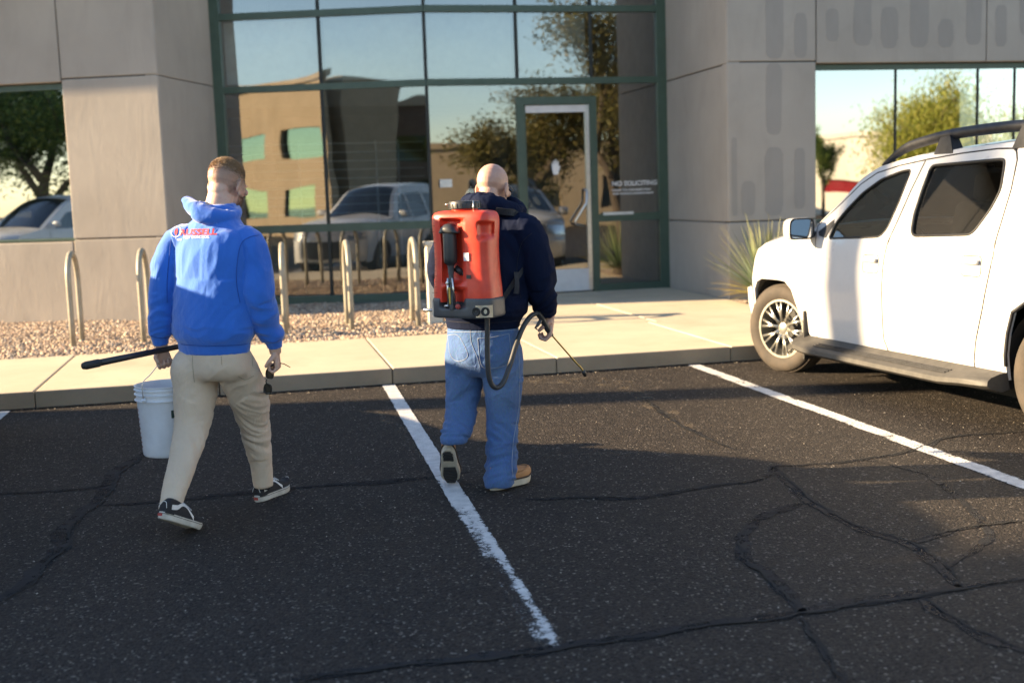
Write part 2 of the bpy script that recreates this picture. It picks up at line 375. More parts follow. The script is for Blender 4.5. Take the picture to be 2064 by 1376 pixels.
pm('print_white', (.75, .75, .75), .7); pm('print_red', (.58, .05, .06), .7); pm('sticker', (.70, .70, .72), .5)
# vehicles
def m_carpaint(name, c, rough=.22):
    m, nt, n, l, b = newmat(name); co = coords(nt)
    t = tex(nt, 'Noise', co, 1.7, Detail=4); d = tex(nt, 'Noise', co, 30, Detail=6)
    l.new(mixc(nt, ramp(nt, d.outputs[0], [(.5, 0), (.85, .25)]), c, tuple(v*.78 for v in c)), b.inputs['Base Color'])
    l.new(ramp(nt, t.outputs[0], [(.3, rough), (.7, rough+.12)]), b.inputs['Roughness']); b.inputs['Coat Weight'].default_value = .6; b.inputs['Coat Roughness'].default_value = .06
m_carpaint('white_paint', (.50, .497, .50)); m_carpaint('pearl_paint', (.55, .55, .55)); m_carpaint('van_paint', (.68, .69, .70)); m_carpaint('red_paint', (.20, .015, .02))
pm('tyre_rubber', (.062, .048, .036), .85, 0, (.036, .030, .024), 9, 120, .3, .004); pm('arch_liner', (.012, .012, .012), .9)
pm('alloy', (.46, .45, .41), .3, .85, (.34, .33, .29), 8); pm('alloy_dark', (.03, .03, .03), .5, .4); pm('brake_rust', (.16, .08, .045), .8)
pm('black_trim', (.006, .007, .010), .5, 0, (.024, .025, .03), 20, 200, .2, .002); pm('rubber_seal', (.008, .008, .008), .6)
pm('board_plastic', (.062, .058, .052), .6, 0, (.036, .034, .031), 11, 60, .2, .004)
glassmat('door_glass', .18, (.95, .98, .97), (.74, .82, .78)); glassmat('tinted_glass', .07, (.9, .92, .95), (.30, .31, .32)); glassmat('side_mirror', .93, (.95, .97, .97), (0, 0, 0))
glassmat('lamp_lens', .2, (1, 1, 1), (.75, .75, .75)); pm('lamp_red', (.4, .01, .01), .3); pm('lamp_silver', (.7, .7, .7), .2, .9)
pm('seat_cloth', (.035, .034, .033), .9, 0, (.05, .048, .045), 20); pm('cabin_grey', (.05, .05, .05), .8)
# ================================================================== ground, kerb, sidewalk
KERB_Y, TOP = 9.93, .14
g = MB().add([(-260, -260, 0), (260, -260, 0), (260, 260, 0), (-260, 260, 0)], [(0, 1, 2, 3)]).build('asphalt_lot', 'asphalt'); tag(g, kind='structure')
def sheet(name, poly, z, mat, kind='structure', parent=None):
    return tag(MB().add([(x, y, z) for x, y in poly], [tuple(range(len(poly)))]).build(name, mat, parent), kind=kind)
def ribbon(name, pts, widths, z, mat, jag=0., step=.06, seed=1, kind='structure', off=0., parent=None):
    """flat strip along a polyline of ground points, edges uneven"""
    rr = random.Random(seed); P = spline([(p.x, p.y, 0) for p in pts], 10)
    Q = [P[0]]
    for p in P[1:]:
        if (p-Q[-1]).length > step: Q.append(p)
    n = len(Q); vs = []; w = np.interp(np.linspace(0, 1, n), np.linspace(0, 1, len(widths)), widths)
    ja = 0
    for i, p in enumerate(Q):
        t = (Q[min(i+1, n-1)]-Q[max(i-1, 0)]).normalized(); a = Vector((t.y, -t.x, 0))
        ja = ja*.6+rr.uniform(-jag, jag)
        wl, wr = w[i]*.5*(1+rr.uniform(-.45, .45)), w[i]*.5*(1+rr.uniform(-.45, .45))
        c = p+a*(ja+off)
        vs += [(c.x-a.x*wl, c.y-a.y*wl, z), (c.x+a.x*wr, c.y+a.y*wr, z)]
    return tag(MB().add(vs, [(2*i, 2*i+1, 2*i+3, 2*i+2) for i in range(n-1)]).build(name, mat, parent), kind=kind)
def gp(*L): return [G(x, y) for x, y in L]
CR = [
 (gp((312, 905), (290, 920), (255, 945), (235, 965), (228, 985), (205, 1010), (170, 1040), (150, 1060), (135, 1080), (142, 1100), (110, 1125), (85, 1150), (60, 1180), (-40, 1240)), .013, .10, .035),
 (gp((-30, 996), (100, 990), (180, 984), (232, 975)), .008, .05, .0),
 (gp((200, 1018), (350, 1008), (510, 992), (640, 980), (760, 972), (880, 960), (960, 948)), .006, .09, .0),
 (gp((590, 1376), (700, 1358), (820, 1344), (900, 1336), (1050, 1320), (1130, 1310), (1300, 1285), (1440, 1262), (1560, 1250), (1610, 1238), (1730, 1218), (1860, 1200), (1960, 1185), (2100, 1165)), .014, .09, -.02),
 (gp((1610, 1240), (1580, 1200), (1540, 1160), (1500, 1130), (1487, 1100), (1497, 1070), (1520, 1045)), .010, .085, .02),
 (gp((1560, 940), (1590, 965), (1640, 1010), (1700, 1045), (1760, 1070), (1840, 1095), (1900, 1140), (1950, 1187)), .012, .08, .02),
 (gp((1838, 1092), (1900, 1075), (1960, 1060), (2100, 1045)), .010, .05, .01),
 (gp((1560, 940), (1640, 935), (1700, 930), (1800, 915), (1860, 900), (1920, 880), (2100, 868)), .008, .05, .01),
 (gp((1562, 942), (1542, 965), (1480, 975), (1400, 985), (1300, 1003), (1180, 1003), (1060, 1006)), .007, .07, .0),
 (gp((1610, 1245), (1640, 1285), (1680, 1335), (1720, 1400)), .010, .03, .0),
 (gp((1858, 1200), (1920, 1240), (2000, 1285), (2100, 1320)), .010, .08, .02),
 (gp((1480, 906), (1440, 890), (1380, 862), (1330, 828), (1290, 800)), .005, .05, .0),
 (gp((1520, 1045), (1570, 1030), (1625, 1010)), .006, .10, .0),
 (gp((1905, 1145), (1990, 1070), (1870, 960), (1740, 925)), .004, .05, .0),
]
for i, (P, cw, sw, off) in enumerate(CR):
    ribbon('crack_sealant', P, [sw*.35, sw*.8, sw*.65, sw*.9, sw*.35], .003, 'tar_sealant', .009, .06, 50+i, off=off)
    if cw > .0045: ribbon('crack', P, [cw*.7, cw*1.4, cw*.9, cw*1.3, cw*.5], .0055, 'crack', .012, .028, 90+i)
for i, (P, w_) in enumerate(((gp((1050, 775), (1120, 768), (1200, 772), (1300, 775)), .42), (gp((1200, 760), (1290, 800), (1380, 860), (1450, 895)), .16), (gp((1060, 920), (1250, 915), (1400, 912), (1480, 905)), .07), (gp((1060, 1004), (1150, 1002), (1290, 1000)), .06), (gp((700, 800), (760, 830), (830, 880), (880, 960)), .10))):
    ribbon('dust_film', P, [w_*.3, w_, w_*.8, w_*.3], .0024, 'dust_film', .02, .08, 200+i)
# parking stripes: worn paint
def stripe(x0, x1, y0, y1, wearf, seed, skew=0.):
    nx, ny = 6, max(2, int((y1-y0)/.05)); vs = []; wr = []; rr = random.Random(seed)
    for j in range(ny+1):
        for i in range(nx+1):
            u, v = i/nx, j/ny; vs.append((x0+(x1-x0)*u+skew*(1-v)+rr.uniform(-.003, .003), y0+(y1-y0)*v, .004)); wr.append(wearf(u, y0+(y1-y0)*v))
    o = MB().add(vs, [(j*(nx+1)+i, j*(nx+1)+i+1, (j+1)*(nx+1)+i+1, (j+1)*(nx+1)+i) for j in range(ny) for i in range(nx)]).build('parking_stripe', 'stripe_paint')
    a = o.data.attributes.new('wear', 'FLOAT', 'POINT'); a.data.foreach_set('value', wr); return tag(o, kind='structure')
def wear_left(u, y):
    w = .14 if y > 6.4 else .24+.12*max(0, min(1, (6.4-y)/1.2))
    if y < 5.7: w += (.30*max(0, .75-u)+.16*max(0, 1-abs(u-.4)*3)*(1+math.sin(y*3.1)))*min(1, (5.7-y)*2)
    if y < 4.05: w += .25*(4.05-y)/.3
    if u < .06 or u > .94: w += .25
    return max(0, w)
stripe(1.015, 1.123, 3.76, KERB_Y, wear_left, 1, -.14)
stripe(3.755, 3.875, 3.4, KERB_Y-.05, lambda u, y: .30+(.25 if u < .08 or u > .92 else 0)+.12*math.sin(y*2.3)*math.sin(y*5+u*3), 2)
stripe(-2.07, -1.95, 3.6, KERB_Y-.05, lambda u, y: .25, 3)
for k in (-2, -3, -4, -5): stripe(-2.0+2.9*(k+1)-.06, -2.0+2.9*(k+1)+.06, 3.6, KERB_Y-.05, lambda u, y: .2, 4-k)
for k in (1, 2, 3): stripe(3.815+2.75*k-.06, 3.815+2.75*k+.06, 3.4, KERB_Y-.05, lambda u, y: .2, 14+k)
# grit and small stones on the lot
rg = np.random.default_rng(5)
def pebbles(name, xy, z, smin, smax, cols, mat, flat=.65, parent=None):
    n = len(xy); t = (1+5**.5)/2
    I = np.array([(-1, t, 0), (1, t, 0), (-1, -t, 0), (1, -t, 0), (0, -1, t), (0, 1, t), (0, -1, -t), (0, 1, -t), (t, 0, -1), (t, 0, 1), (-t, 0, -1), (-t, 0, 1)], float)/1.9
    T = np.array([(0, 11, 5), (0, 5, 1), (0, 1, 7), (0, 7, 10), (0, 10, 11), (1, 5, 9), (5, 11, 4), (11, 10, 2), (10, 7, 6), (7, 1, 8), (3, 9, 4), (3, 4, 2), (3, 2, 6), (3, 6, 8), (3, 8, 9), (4, 9, 5), (2, 4, 11), (6, 2, 10), (8, 6, 7), (9, 8, 1)])
    s = rg.uniform(smin, smax, (n, 1, 1))*np.stack([rg.uniform(.8, 1.25, n), rg.uniform(.7, 1.1, n), np.full(n, flat)*rg.uniform(.8, 1.2, n)], -1)[:, None, :]
    V = I[None]*(1+rg.uniform(-.22, .22, (n, 12, 1)))*s*.5
    a = rg.uniform(0, 2*np.pi, n); c, si = np.cos(a)[:, None], np.sin(a)[:, None]
    x = V[..., 0]*c-V[..., 1]*si; y = V[..., 0]*si+V[..., 1]*c
    V = np.stack([x+xy[:, :1], y+xy[:, 1:2], V[..., 2]+z[:, None]+s[:, :, 2]*.2], -1).reshape(-1, 3)
    F = (T[None]+12*np.arange(n)[:, None, None]).reshape(-1, 3)
    me = rawmesh(name, V, F); ca = me.color_attributes.new('col', 'FLOAT_COLOR', 'POINT')
    C = np.array(cols)[rg.integers(0, len(cols), n)]*rg.uniform(.75, 1.2, (n, 1)); C = np.concatenate([C, np.ones((n, 1))], 1)
    ca.data.foreach_set('color', np.repeat(C, 12, 0).astype(np.float32).ravel())
    me.shade_smooth(); return tag(link(name, me, mat, parent), kind='stuff')
q = np.stack([rg.uniform(-3, 6, 1500), rg.uniform(2.6, 9.9, 1500)], 1)
pebbles('loose_grit', q, np.zeros(1500), .003, .010, [(.30, .26, .21), (.18, .15, .12), (.36, .33, .29)], 'gravel')
q = np.stack([rg.uniform(-3, 6, 900), KERB_Y-rg.exponential(.05, 900)-.004], 1)
pebbles('kerbside_grit', q, np.zeros(900), .004, .014, [(.30, .25, .19), (.12, .10, .08), (.36, .31, .25)], 'gravel')
# sidewalk slabs; the front of each slab is the kerb face
walk = thing('sidewalk', None, None); walk['kind'] = 'structure'
def slab(x0, x1, y0, y1, kerb=False, top=TOP):
    gap = .006; bm = bmesh.new(); bmesh.ops.create_cube(bm, size=1)
    for v in bm.verts: v.co = Vector(((x0+x1)/2+v.co.x*(x1-x0-2*gap), (y0+y1)/2+v.co.y*(y1-y0-(0 if kerb else 2*gap)), (top-.22)/2+v.co.z*(top+.22)))
    bmesh.ops.bevel(bm, geom=[e for e in bm.edges if all(v.co.z > 0 for v in e.verts)], offset=.012, segments=2, profile=.5, affect='EDGES')
    if kerb:
        fe = [e for e in bm.edges if all(v.co.z > top-.02 and v.co.y < y0+.02 for v in e.verts)]
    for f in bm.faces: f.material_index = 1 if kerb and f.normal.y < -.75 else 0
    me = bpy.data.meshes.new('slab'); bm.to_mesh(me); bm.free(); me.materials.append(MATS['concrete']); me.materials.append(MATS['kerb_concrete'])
    return link('slab', me, None, walk)
XJ = [-13.3, -11.85, -10.4, -8.96, -7.52, -6.09, -4.65, -3.21, -1.77, -.33, 1.11, 2.56, 4.2, 5.65, 7.1, 8.55, 10., 11.45, 12.9, 14.4]
for a, b in zip(XJ, XJ[1:]): slab(a, b, KERB_Y, 12.25, True)
for (a, b, y0, y1) in ((2.66, 4.3, 12.25, 13.9), (4.3, 5.95, 12.25, 13.9), (2.66, 4.3, 13.9, 16.6), (4.3, 5.99, 13.9, 16.6)): slab(a, b, y0, y1)
# dirt in the gutter line
ribbon('gutter_dirt', [Vector((x, KERB_Y-.018, 0)) for x in np.linspace(-4, 12, 12)], [.05, .035, .06, .03, .05], .0065, 'crack', .006, .05, 5)
# gravel bed
bed = sheet('gravel_bed_soil', [(-14, 12.25), (2.66, 12.25), (2.66, 17.6), (-14, 21)], .105, 'soil')
sheet('planting_bed_soil', [(5.95, 12.25), (16, 12.25), (16, 14.3), (5.95, 14.3)], .12, 'soil')
xs = np.arange(-4.6, 2.64, .032); ys = np.arange(12.27, 16.9, .032); XX, YY = np.meshgrid(xs, ys)
q = np.stack([XX.ravel(), YY.ravel()], 1)+rg.uniform(-.014, .014, (XX.size, 2))
q = q[(q[:, 0] < 2.64) & (q[:, 1] > 12.26)]
la = np.tan(R(20)); front = np.where(q[:, 0] < -1.0, 15.73-(q[:, 0]+1.03)*la, np.where(q[:, 0] < -.38, 15.73+(q[:, 0]+1.03)*2.46, 17.33-(q[:, 0]+.38)*.2917))
q = q[q[:, 1] < front+.02]
zz = .108+.022*vnoise(np.stack([q[:, 0]*1.3, q[:, 1]*1.3, 0*q[:, 0]], 1), 3)+rg.uniform(0, .012, len(q))
pebbles('gravel', q, zz, .018, .052, [(.42, .31, .215), (.34, .25, .175), (.48, .375, .275), (.24, .175, .13), (.39, .265, .19), (.54, .45, .35), (.20, .16, .135)], 'gravel')
q = np.stack([rg.uniform(5.97, 9., 2600), rg.uniform(12.3, 14.22, 2600)], 1)
pebbles('bed_gravel', q, np.full(2600, .122), .022, .046, [(.36, .28, .21), (.28, .21, .16), (.40, .33, .26)], 'gravel')

# ================================================================== the office building
CA = Vector((-1.03, 15.73, 0)); aA = R(20); dA = Vector((-math.cos(aA), math.sin(aA), 0)); nA = Vector((-math.sin(aA), -math.cos(aA), 0))
GA = Vector((-.38, 17.33, 0)); KB = Vector((2.50, 16.49, 0)); GB = Vector((6.01, 16.49, 0)); WR = Vector((6.01, 14.25, 0))
dG = (KB-GA).normalized(); nG = Vector((dG.y, -dG.x, 0)); nB = Vector((0, -1, 0)); dX = Vector((1, 0, 0))
bld = thing('office_building', 'two-storey grey stucco office building with green-framed glass entrance behind the gravel bed', 'building', (2.5, 16.5, 0))
HB = 7.2
def pbox(mb, P, d, n, s0, s1, z0, z1, f, t):
    if not isinstance(mb, MB): return pbox(MB(), P, d, n, s0, s1, z0, z1, f, t).build('wall_core', 'dark_gasket', bld, world=True)
    """box on a wall plane: runs s0..s1 along d, z0..z1, front face f in front of the plane along n, thickness t"""
    M = Matrix(((d.x, n.x, 0), (d.y, n.y, 0), (0, 0, 1)))
    c = P+d*((s0+s1)/2)+n*(f-t/2); return mb.box((c.x, c.y, (z0+z1)/2), (s1-s0, t, z1-z0), M)
def panel(P, d, n, s0, s1, z0, z1, mat='stucco', name='wall_panel', f=0., t=.18, bev=.012, gap=.007):
    bm = bmesh.new(); bmesh.ops.create_cube(bm, size=1); M = Matrix(((d.x, n.x, 0), (d.y, n.y, 0), (0, 0, 1))); c = P+d*((s0+s1)/2)+n*(f-t/2)
    for v in bm.verts: v.co = M @ Vector((v.co.x*(s1-s0-2*gap), v.co.y*t, v.co.z*(z1-z0-2*gap)))+Vector((c.x, c.y, (z0+z1)/2))
    bmesh.ops.recalc_face_normals(bm, faces=list(bm.faces))
    bmesh.ops.bevel(bm, geom=list(bm.edges), offset=bev, segments=2, profile=.5, affect='EDGES')
    me = bpy.data.meshes.new(name); bm.to_mesh(me); bm.free(); return link(name, me, mat, bld, world=True)
core = None            # wall backing behind the panels: each box a part of its own
# left wing
for z0, z1 in ((.0, 1.19), (1.19, 3.23), (3.23, HB)): panel(CA, dA, nA, 0, 1.30, z0, z1)
pbox(core, CA, dA, nA, .02, 1.27, 0, HB-.1, -.03, .2)
for s0 in (1.30, 7.0):
    panel(CA, dA, nA, s0, s0+4.4, 0, 1.17); panel(CA, dA, nA, s0, s0+4.4, 3.19, HB)
    pbox(core, CA, dA, nA, s0, s0+4.4, 0, 1.15, -.03, .2); pbox(core, CA, dA, nA, s0, s0+4.4, 3.22, HB-.1, -.03, .2)
    for z0, z1 in ((0, 1.19), (1.19, 3.23), (3.23, HB)): panel(CA, dA, nA, s0+4.4, s0+5.7, z0, z1)
    pbox(core, CA, dA, nA, s0+4.42, s0+5.68, 0, HB-.1, -.03, .2)
# reveals
d1 = (GA-CA).normalized(); L1 = (GA-CA).length; n1 = Vector((d1.y, -d1.x, 0))
panel(CA, d1, n1, .004, L1+.05, 0, 3.22, gap=.004); panel(CA, d1, n1, .004, L1+.05, 3.22, HB, gap=.004)
d2 = Vector((0, 1, 0)); n2 = Vector((-1, 0, 0))
for z0, z1 in ((0, 1.13), (1.13, 3.13), (3.13, HB)): panel(WR, d2, n2, .004, 2.40, z0, z1)
# right wing
for z0, z1 in ((0, 1.13), (1.13, 3.15), (3.15, HB)): panel(WR, dX, nB, 0, 1.235, z0, z1)
pbox(core, WR, dX, nB, .05, 1.2, 0, HB-.1, -.03, .2)
for s0, s1 in ((1.235, 3.70), (3.70, 4.45)):
    panel(WR, dX, nB, s0, s1, 3.12, HB)
panel(WR, dX, nB, 1.235, 4.45, 0, 1.08); pbox(core, WR, dX, nB, 1.22, 4.45, 3.15, HB-.1, -.03, .2); pbox(core, WR, dX, nB, 1.22, 4.45, 0, 1.05, -.03, .2)
for z0, z1 in ((0, 1.13), (1.13, 3.15), (3.15, HB)): panel(WR, dX, nB, 4.45, 5.7, z0, z1)
panel(WR, dX, nB, 5.7, 14, 0, HB)
pbox(core, WR, dX, nB, 4.47, 14, 0, HB-.1, -.03, .2)
# overhang invented above the view, added to shade the left wing's upper wall
EB = .86
mb = MB(); pbox(mb, CA, dA, nA, .9, 13, 5.20, 5.42, EB, EB); mb.build('added_shade_slab', 'stucco', bld, world=True)
# darker repainted patches on the right wing
def patch(x0, x1, y0, y1, seed):
    rr = random.Random(seed); a, b = YP(x0, (y0+y1)/2, 14.25), YP(x1, (y0+y1)/2, 14.25); zt, zb = YP((x0+x1)/2, y0, 14.25).z, YP((x0+x1)/2, y1, 14.25).z
    w = (b.x-a.x)/2; cx = (a.x+b.x)/2; pts = []
    for k in range(28):
        t = 2*math.pi*k/28; c, s = math.cos(t), math.sin(t)
        px = cx+w*math.copysign(abs(c)**.55, c)*(1+rr.uniform(-.08, .08)); r_ = min(w*1.5, (zt-zb)/2)
        pz = (zt-r_ if s > 0 else zb+r_)+r_*math.copysign(abs(s)**.8, s)
        pts.append((px, pz))
    M = Matrix(((1, 0, 0, 0), (0, 0, -1, 0), (0, 1, 0, 0), (0, 0, 0, 1)))
    MB().prism(pts, 0, .003, Matrix.Translation((0, 14.2505, 0)) @ M).build('repaint_patch', 'stucco_repaint', bld, world=True)
ZP = [(580, 680, -90, 340), (582, 672, 362, 775), (745, 815, 75, 335), (925, 1000, 50, 240), (1085, 1190, -60, 265), (1240, 1340, 40, 280), (1410, 1515, -60, 275), (1570, 1660, 110, 275), (1730, 1820, -60, 260), (1900, 1965, 30, 270), (2040, 2120, -60, 200), (575, 680, 845, 1240), (745, 805, 850, 1200), (385, 415, 790, 1240), (440, 520, 1040, 1240)]
for k, (a, b, c, d) in enumerate(ZP): patch(1340+a/2.851, 1340+b/2.851, c/2.851, d/2.851, k)
# ------------------------------------------------------------------ glazing
def flatglass(P, d, n, s0, s1, z0, z1, f, mat, parent, name='pane'):
    o = P+n*f; a, b = o+d*s0, o+d*s1
    me = MB().add([(a.x, a.y, z0), (b.x, b.y, z0), (b.x, b.y, z1), (a.x, a.y, z1)], [(0, 1, 2, 3)])
    return me.build(name, mat, parent, world=True)
def wave(mat, scale, strength):
    nt = MATS[mat].node_tree; g_ = [x for x in nt.nodes if x.type == 'BSDF_GLOSSY'][0]
    t = tex(nt, 'Noise', coords(nt), scale, Detail=1); b = nt.nodes.new('ShaderNodeBump'); b.inputs['Strength'].default_value = 1; b.inputs['Distance'].default_value = strength
    nt.links.new(t.outputs[0], b.inputs['Height']); nt.links.new(b.outputs[0], g_.inputs['Normal'])
wave('curtain_glass', .9, .005); wave('mirror_glass', .8, .0025)
def ribbon_window(P, d, n, s0, s1, z0, z1, mull, mat, name='ribbon_window'):
    w = bpy.data.objects.new(name, None); COL.objects.link(w); w.parent = bld
    E_ = s0; cuts = [s0]+mull+[s1]
    fr = MB(); pbox(fr, P, d, n, s0, s1, z0, z0+.035, -.09, .07); pbox(fr, P, d, n, s0, s1, z1-.07, z1, -.09, .07)
    pbox(fr, P, d, n, s0, s0+.03, z0+.035, z1-.07, -.09, .07); pbox(fr, P, d, n, s1-.05, s1, z0+.035, z1-.07, -.09, .07); fr.build('frame', 'green_frame', w, world=True)
    for m_ in mull:
        mm = MB(); pbox(mm, P, d, n, m_-.011, m_+.011, z0+.035, z1-.07, -.098, .04); mm.build('mullion', 'dark_gasket', w, world=True)
    for a, b in zip(cuts, cuts[1:]): flatglass(P, d, n, a+.012, b-.012, z0+.03, z1-.065, -.115, mat, w)
    bx = MB(); pbox(bx, P, d, n, s0-.05, s1+.05, z0-.05, z1+.05, -1.8, .05); bx.build('room_back', 'lobby_dark', w, world=True)
    for zz_ in (z0-.06, z1+.02):
        bx = MB(); pbox(bx, P, d, n, s0-.05, s1+.05, zz_, zz_+.03, -.19, 1.6); bx.build('room_floor', 'lobby_dark', w, world=True)
    return w
ribbon_window(CA, dA, nA, 1.30, 5.70, 1.175, 3.185, [3.4], 'mirror_glass')
ribbon_window(CA, dA, nA, 7.0, 11.4, 1.175, 3.185, [9.2], 'mirror_glass')
ribbon_window(WR, dX, nB, 1.24, 4.44, 1.085, 3.115, [2.43, 3.65, 4.21], 'mirror_glass')
cw = bpy.data.objects.new('curtain_wall', None); COL.objects.link(cw); cw.parent = bld
LA, LB = (KB-GA).length, (GB-KB).length
ROWS = [.17, 1.2, 3.16, 4.16, 6.1, HB-.2]; TH = [.07, .055, .045, .045, .045, .05]
for (P, d, n, L, cuts) in ((GA, dG, nG, LA, [0, 1.52, LA]), (KB, dX, nB, LB, [0, 1.30, 2.39, LB])):
    for z, t in zip(ROWS, TH):
        if P is KB and z < 2:          # the door interrupts the lower rails
            for a, b in ((0, 1.30-.03), (2.39+.05, L)):
                m_ = MB(); pbox(m_, P, d, n, a, b, z-t, z+t, .03, .12); m_.build('transom', 'green_frame', cw, world=True)
        else:
            m_ = MB(); pbox(m_, P, d, n, 0, L, z-t, z+t, .03, .12); m_.build('transom', 'green_frame', cw, world=True)
    for k, c in enumerate(cuts):
        for z0, z1, ta, tb in zip(ROWS, ROWS[1:], TH, TH[1:]):
            w_ = .02
            if (P is GA and k == 0) or (P is KB and k == 3): continue
            if P is KB and k in (1, 2) and z1 < 3.5: continue
            m_ = MB(); pbox(m_, P, d, n, c-w_, c+w_, z0+ta, z1-tb, .012, .09); m_.build('mullion', 'dark_gasket', cw, world=True)
for (P, d, n, s0, s1) in ((GA, dG, nG, -.02, .13), (KB, dX, nB, LB-.14, LB+.02)):
    m_ = MB(); pbox(m_, P, d, n, s0, s1, .08, HB-.1, .036, .14); m_.build('end_post', 'green_frame', cw, world=True)
for (P, d, n, cuts) in ((GA, dG, nG, [.05, 1.52, LA]), (KB, dX, nB, [0, 1.30, 2.39, LB-.05])):
    for a, b in zip(cuts, cuts[1:]):
        for z0, z1 in zip(ROWS, ROWS[1:]):
            if P is KB and 1.2 < a < 1.4 and z1 < 3.5:
                if z0 > 1: flatglass(P, d, n, a, b, 2.94, z1, -.02, 'curtain_glass', cw)
                continue
            flatglass(P, d, n, a, b, z0, z1, -.02, 'curtain_glass', cw)
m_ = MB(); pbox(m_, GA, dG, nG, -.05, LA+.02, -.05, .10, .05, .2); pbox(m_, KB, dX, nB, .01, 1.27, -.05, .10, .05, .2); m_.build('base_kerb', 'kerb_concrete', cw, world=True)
# door
door = bpy.data.objects.new('door', None); COL.objects.link(door); door.parent = bld
s0, s1 = 1.30, 2.39
m_ = MB(); pbox(m_, KB, dX, nB, s0-.03, s0+.07, .14, 2.94, .035, .13); pbox(m_, KB, dX, nB, s1-.05, s1+.05, .14, 2.94, .035, .13); pbox(m_, KB, dX, nB, s0+.07, s1-.05, 2.83, 2.94, .035, .13); m_.build('door_frame', 'green_frame', door, world=True)
m_ = MB(); pbox(m_, KB, dX, nB, s1-.115, s1-.055, .16, 2.82, .012, .06); m_.build('door_stile', 'aluminium', door, world=True)
m_ = MB(); pbox(m_, KB, dX, nB, s0+.075, s0+.10, .16, 2.82, .012, .06); m_.build('door_stile', 'green_frame', door, world=True)
m_ = MB(); pbox(m_, KB, dX, nB, s0+.10, s1-.115, 2.72, 2.82, .012, .06); m_.build('top_rail', 'white_enamel', door, world=True)
m_ = MB(); pbox(m_, KB, dX, nB, s0+.10, s1-.115, .16, .48, .014, .05); m_.build('kick_plate', 'white_enamel', door, world=True)
flatglass(KB, dX, nB, s0+.10, s1-.115, .48, 2.72, -.02, 'curtain_glass', door)
hp = [YP(1178, 382, 16.46), YP(1183, 384, 16.40), YP(1183, 408, 16.39), YP(1160, 446, 16.38), YP(1160, 451, 16.39), YP(1178, 455, 16.46)]
MB().tube(hp, .016, 8).build('pull_handle', 'aluminium', door, True, True)
# hand-shaped sticker on the door glass
hc = YP(1120, 338, 16.465); hnd = [(-.035, -.10), (.03, -.10), (.05, -.04), (.07, .02), (.055, .03), (.04, 0), (.045, .09), (.03, .095), (.02, .03), (.012, .115), (-.004, .115), (-.006, .035), (-.02, .10), (-.035, .095), (-.032, .02), (-.05, .07), (-.06, .06), (-.05, -.04)]
Mw = Matrix(((1, 0, 0, 0), (0, 0, -1, 0), (0, 1, 0, 0), (0, 0, 0, 1)))
MB().prism(hnd, 0, .003, Matrix.Translation(hc) @ Mw).build('hand_sticker', 'letter_white', door, world=True)
# lettering on the side light
def glasstext(body, size, x, y, al='LEFT', bold=.002):
    p = YP(x, y, 16.462); me = textmesh(body, size, .0005, al, bold); me.transform(Matrix.Translation(p) @ Mw)
    return link('lettering', me, 'letter_white', cw, world=True)
glasstext('NO SOLICITING', .095, 1234, 375); glasstext('THANK YOU FOR RESPECTING', .043, 1233, 386, bold=.001); glasstext('OUR WORKING ENVIRONMENT', .043, 1235, 393, bold=.001)
def card(x0, x1, y0, y1, mat='notice_paper', name='notice'):
    a, b = YP(x0, y1, 16.455), YP(x1, y0, 16.455)
    MB().box(((a.x+b.x)/2, 16.455, (a.z+b.z)/2), (b.x-a.x, .004, b.z-a.z)).build(name, mat, cw, world=True)
card(1216, 1277, 426, 434); card(887, 911, 361, 378)
# lobby behind the glass
lob = bpy.data.objects.new('lobby', None); COL.objects.link(lob); lob.parent = bld
MB().box((2.5, 20.6, .03), (11, 8.1, .2)).build('lobby_floor', 'lobby_floor', lob, world=True)
MB().box((2.5, 23.5, 3.5), (11, .15, 7)).build('lobby_back_wall', 'lobby_wall', lob, world=True)
MB().box((-1.35, 20.4, 3.5), (.15, 6.4, 7)).build('lobby_side_wall', 'lobby_wall', lob, world=True); MB().box((6.3, 20, 3.5), (.15, 6.9, 7)).build('lobby_side_wall', 'lobby_wall', lob, world=True)
MB().box((2.5, 20, HB-.08), (12, 9, .15)).build('roof_slab', 'lobby_dark', lob, world=True)
MB().box((2.5, 22.2, 3.35), (8.2, 2.4, .3)).build('upper_floor', 'lobby_wall', lob, world=True)
for k in range(9): MB().tube([(-.6, 18.75, 1.38+.135*k), (2.75, 18.75, 1.38+.135*k)], .014, 6).build('guard_rail', 'rail_metal', lob, True, True)
for x in (-.3, .8, 2.0, 2.35): MB().tube([(x, 18.77, .13), (x, 18.77, 2.5)], .018, 6).build('guard_post', 'rail_metal', lob, True, True)
for (x, y) in ((.3, 21.3), (4.6, 21.6)): MB().tube([(x, y, .1), (x, y, 7)], .2, 16).build('column', 'lobby_wall', lob, True, True)
for (P, d, n, a, b) in ((GA, dG, nG, 1.56, LA-.03), (KB, dX, nB, .04, 1.26), (KB, dX, nB, 1.34, 2.35), (GA, dG, nG, .14, 1.48)):
    m_ = MB(); pbox(m_, P, d, n, a, b, 3.25, 4.10, -.14, .006); m_.build('roller_blind', 'notice_paper', lob, world=True)
MB().box((1.0, 20.4, .55), (2.2, .7, .9), bev=.02).build('reception_desk', 'lobby_wall', lob, world=True)
# roof over the wings
for P, d, n, L in ((CA, dA, nA, 13), (WR, dX, nB, 14)):
    m_ = MB(); pbox(m_, P, d, n, .1, L, HB-.2, HB-.05, -.1, 8); m_.build('roof_slab', 'lobby_dark', bld, world=True)
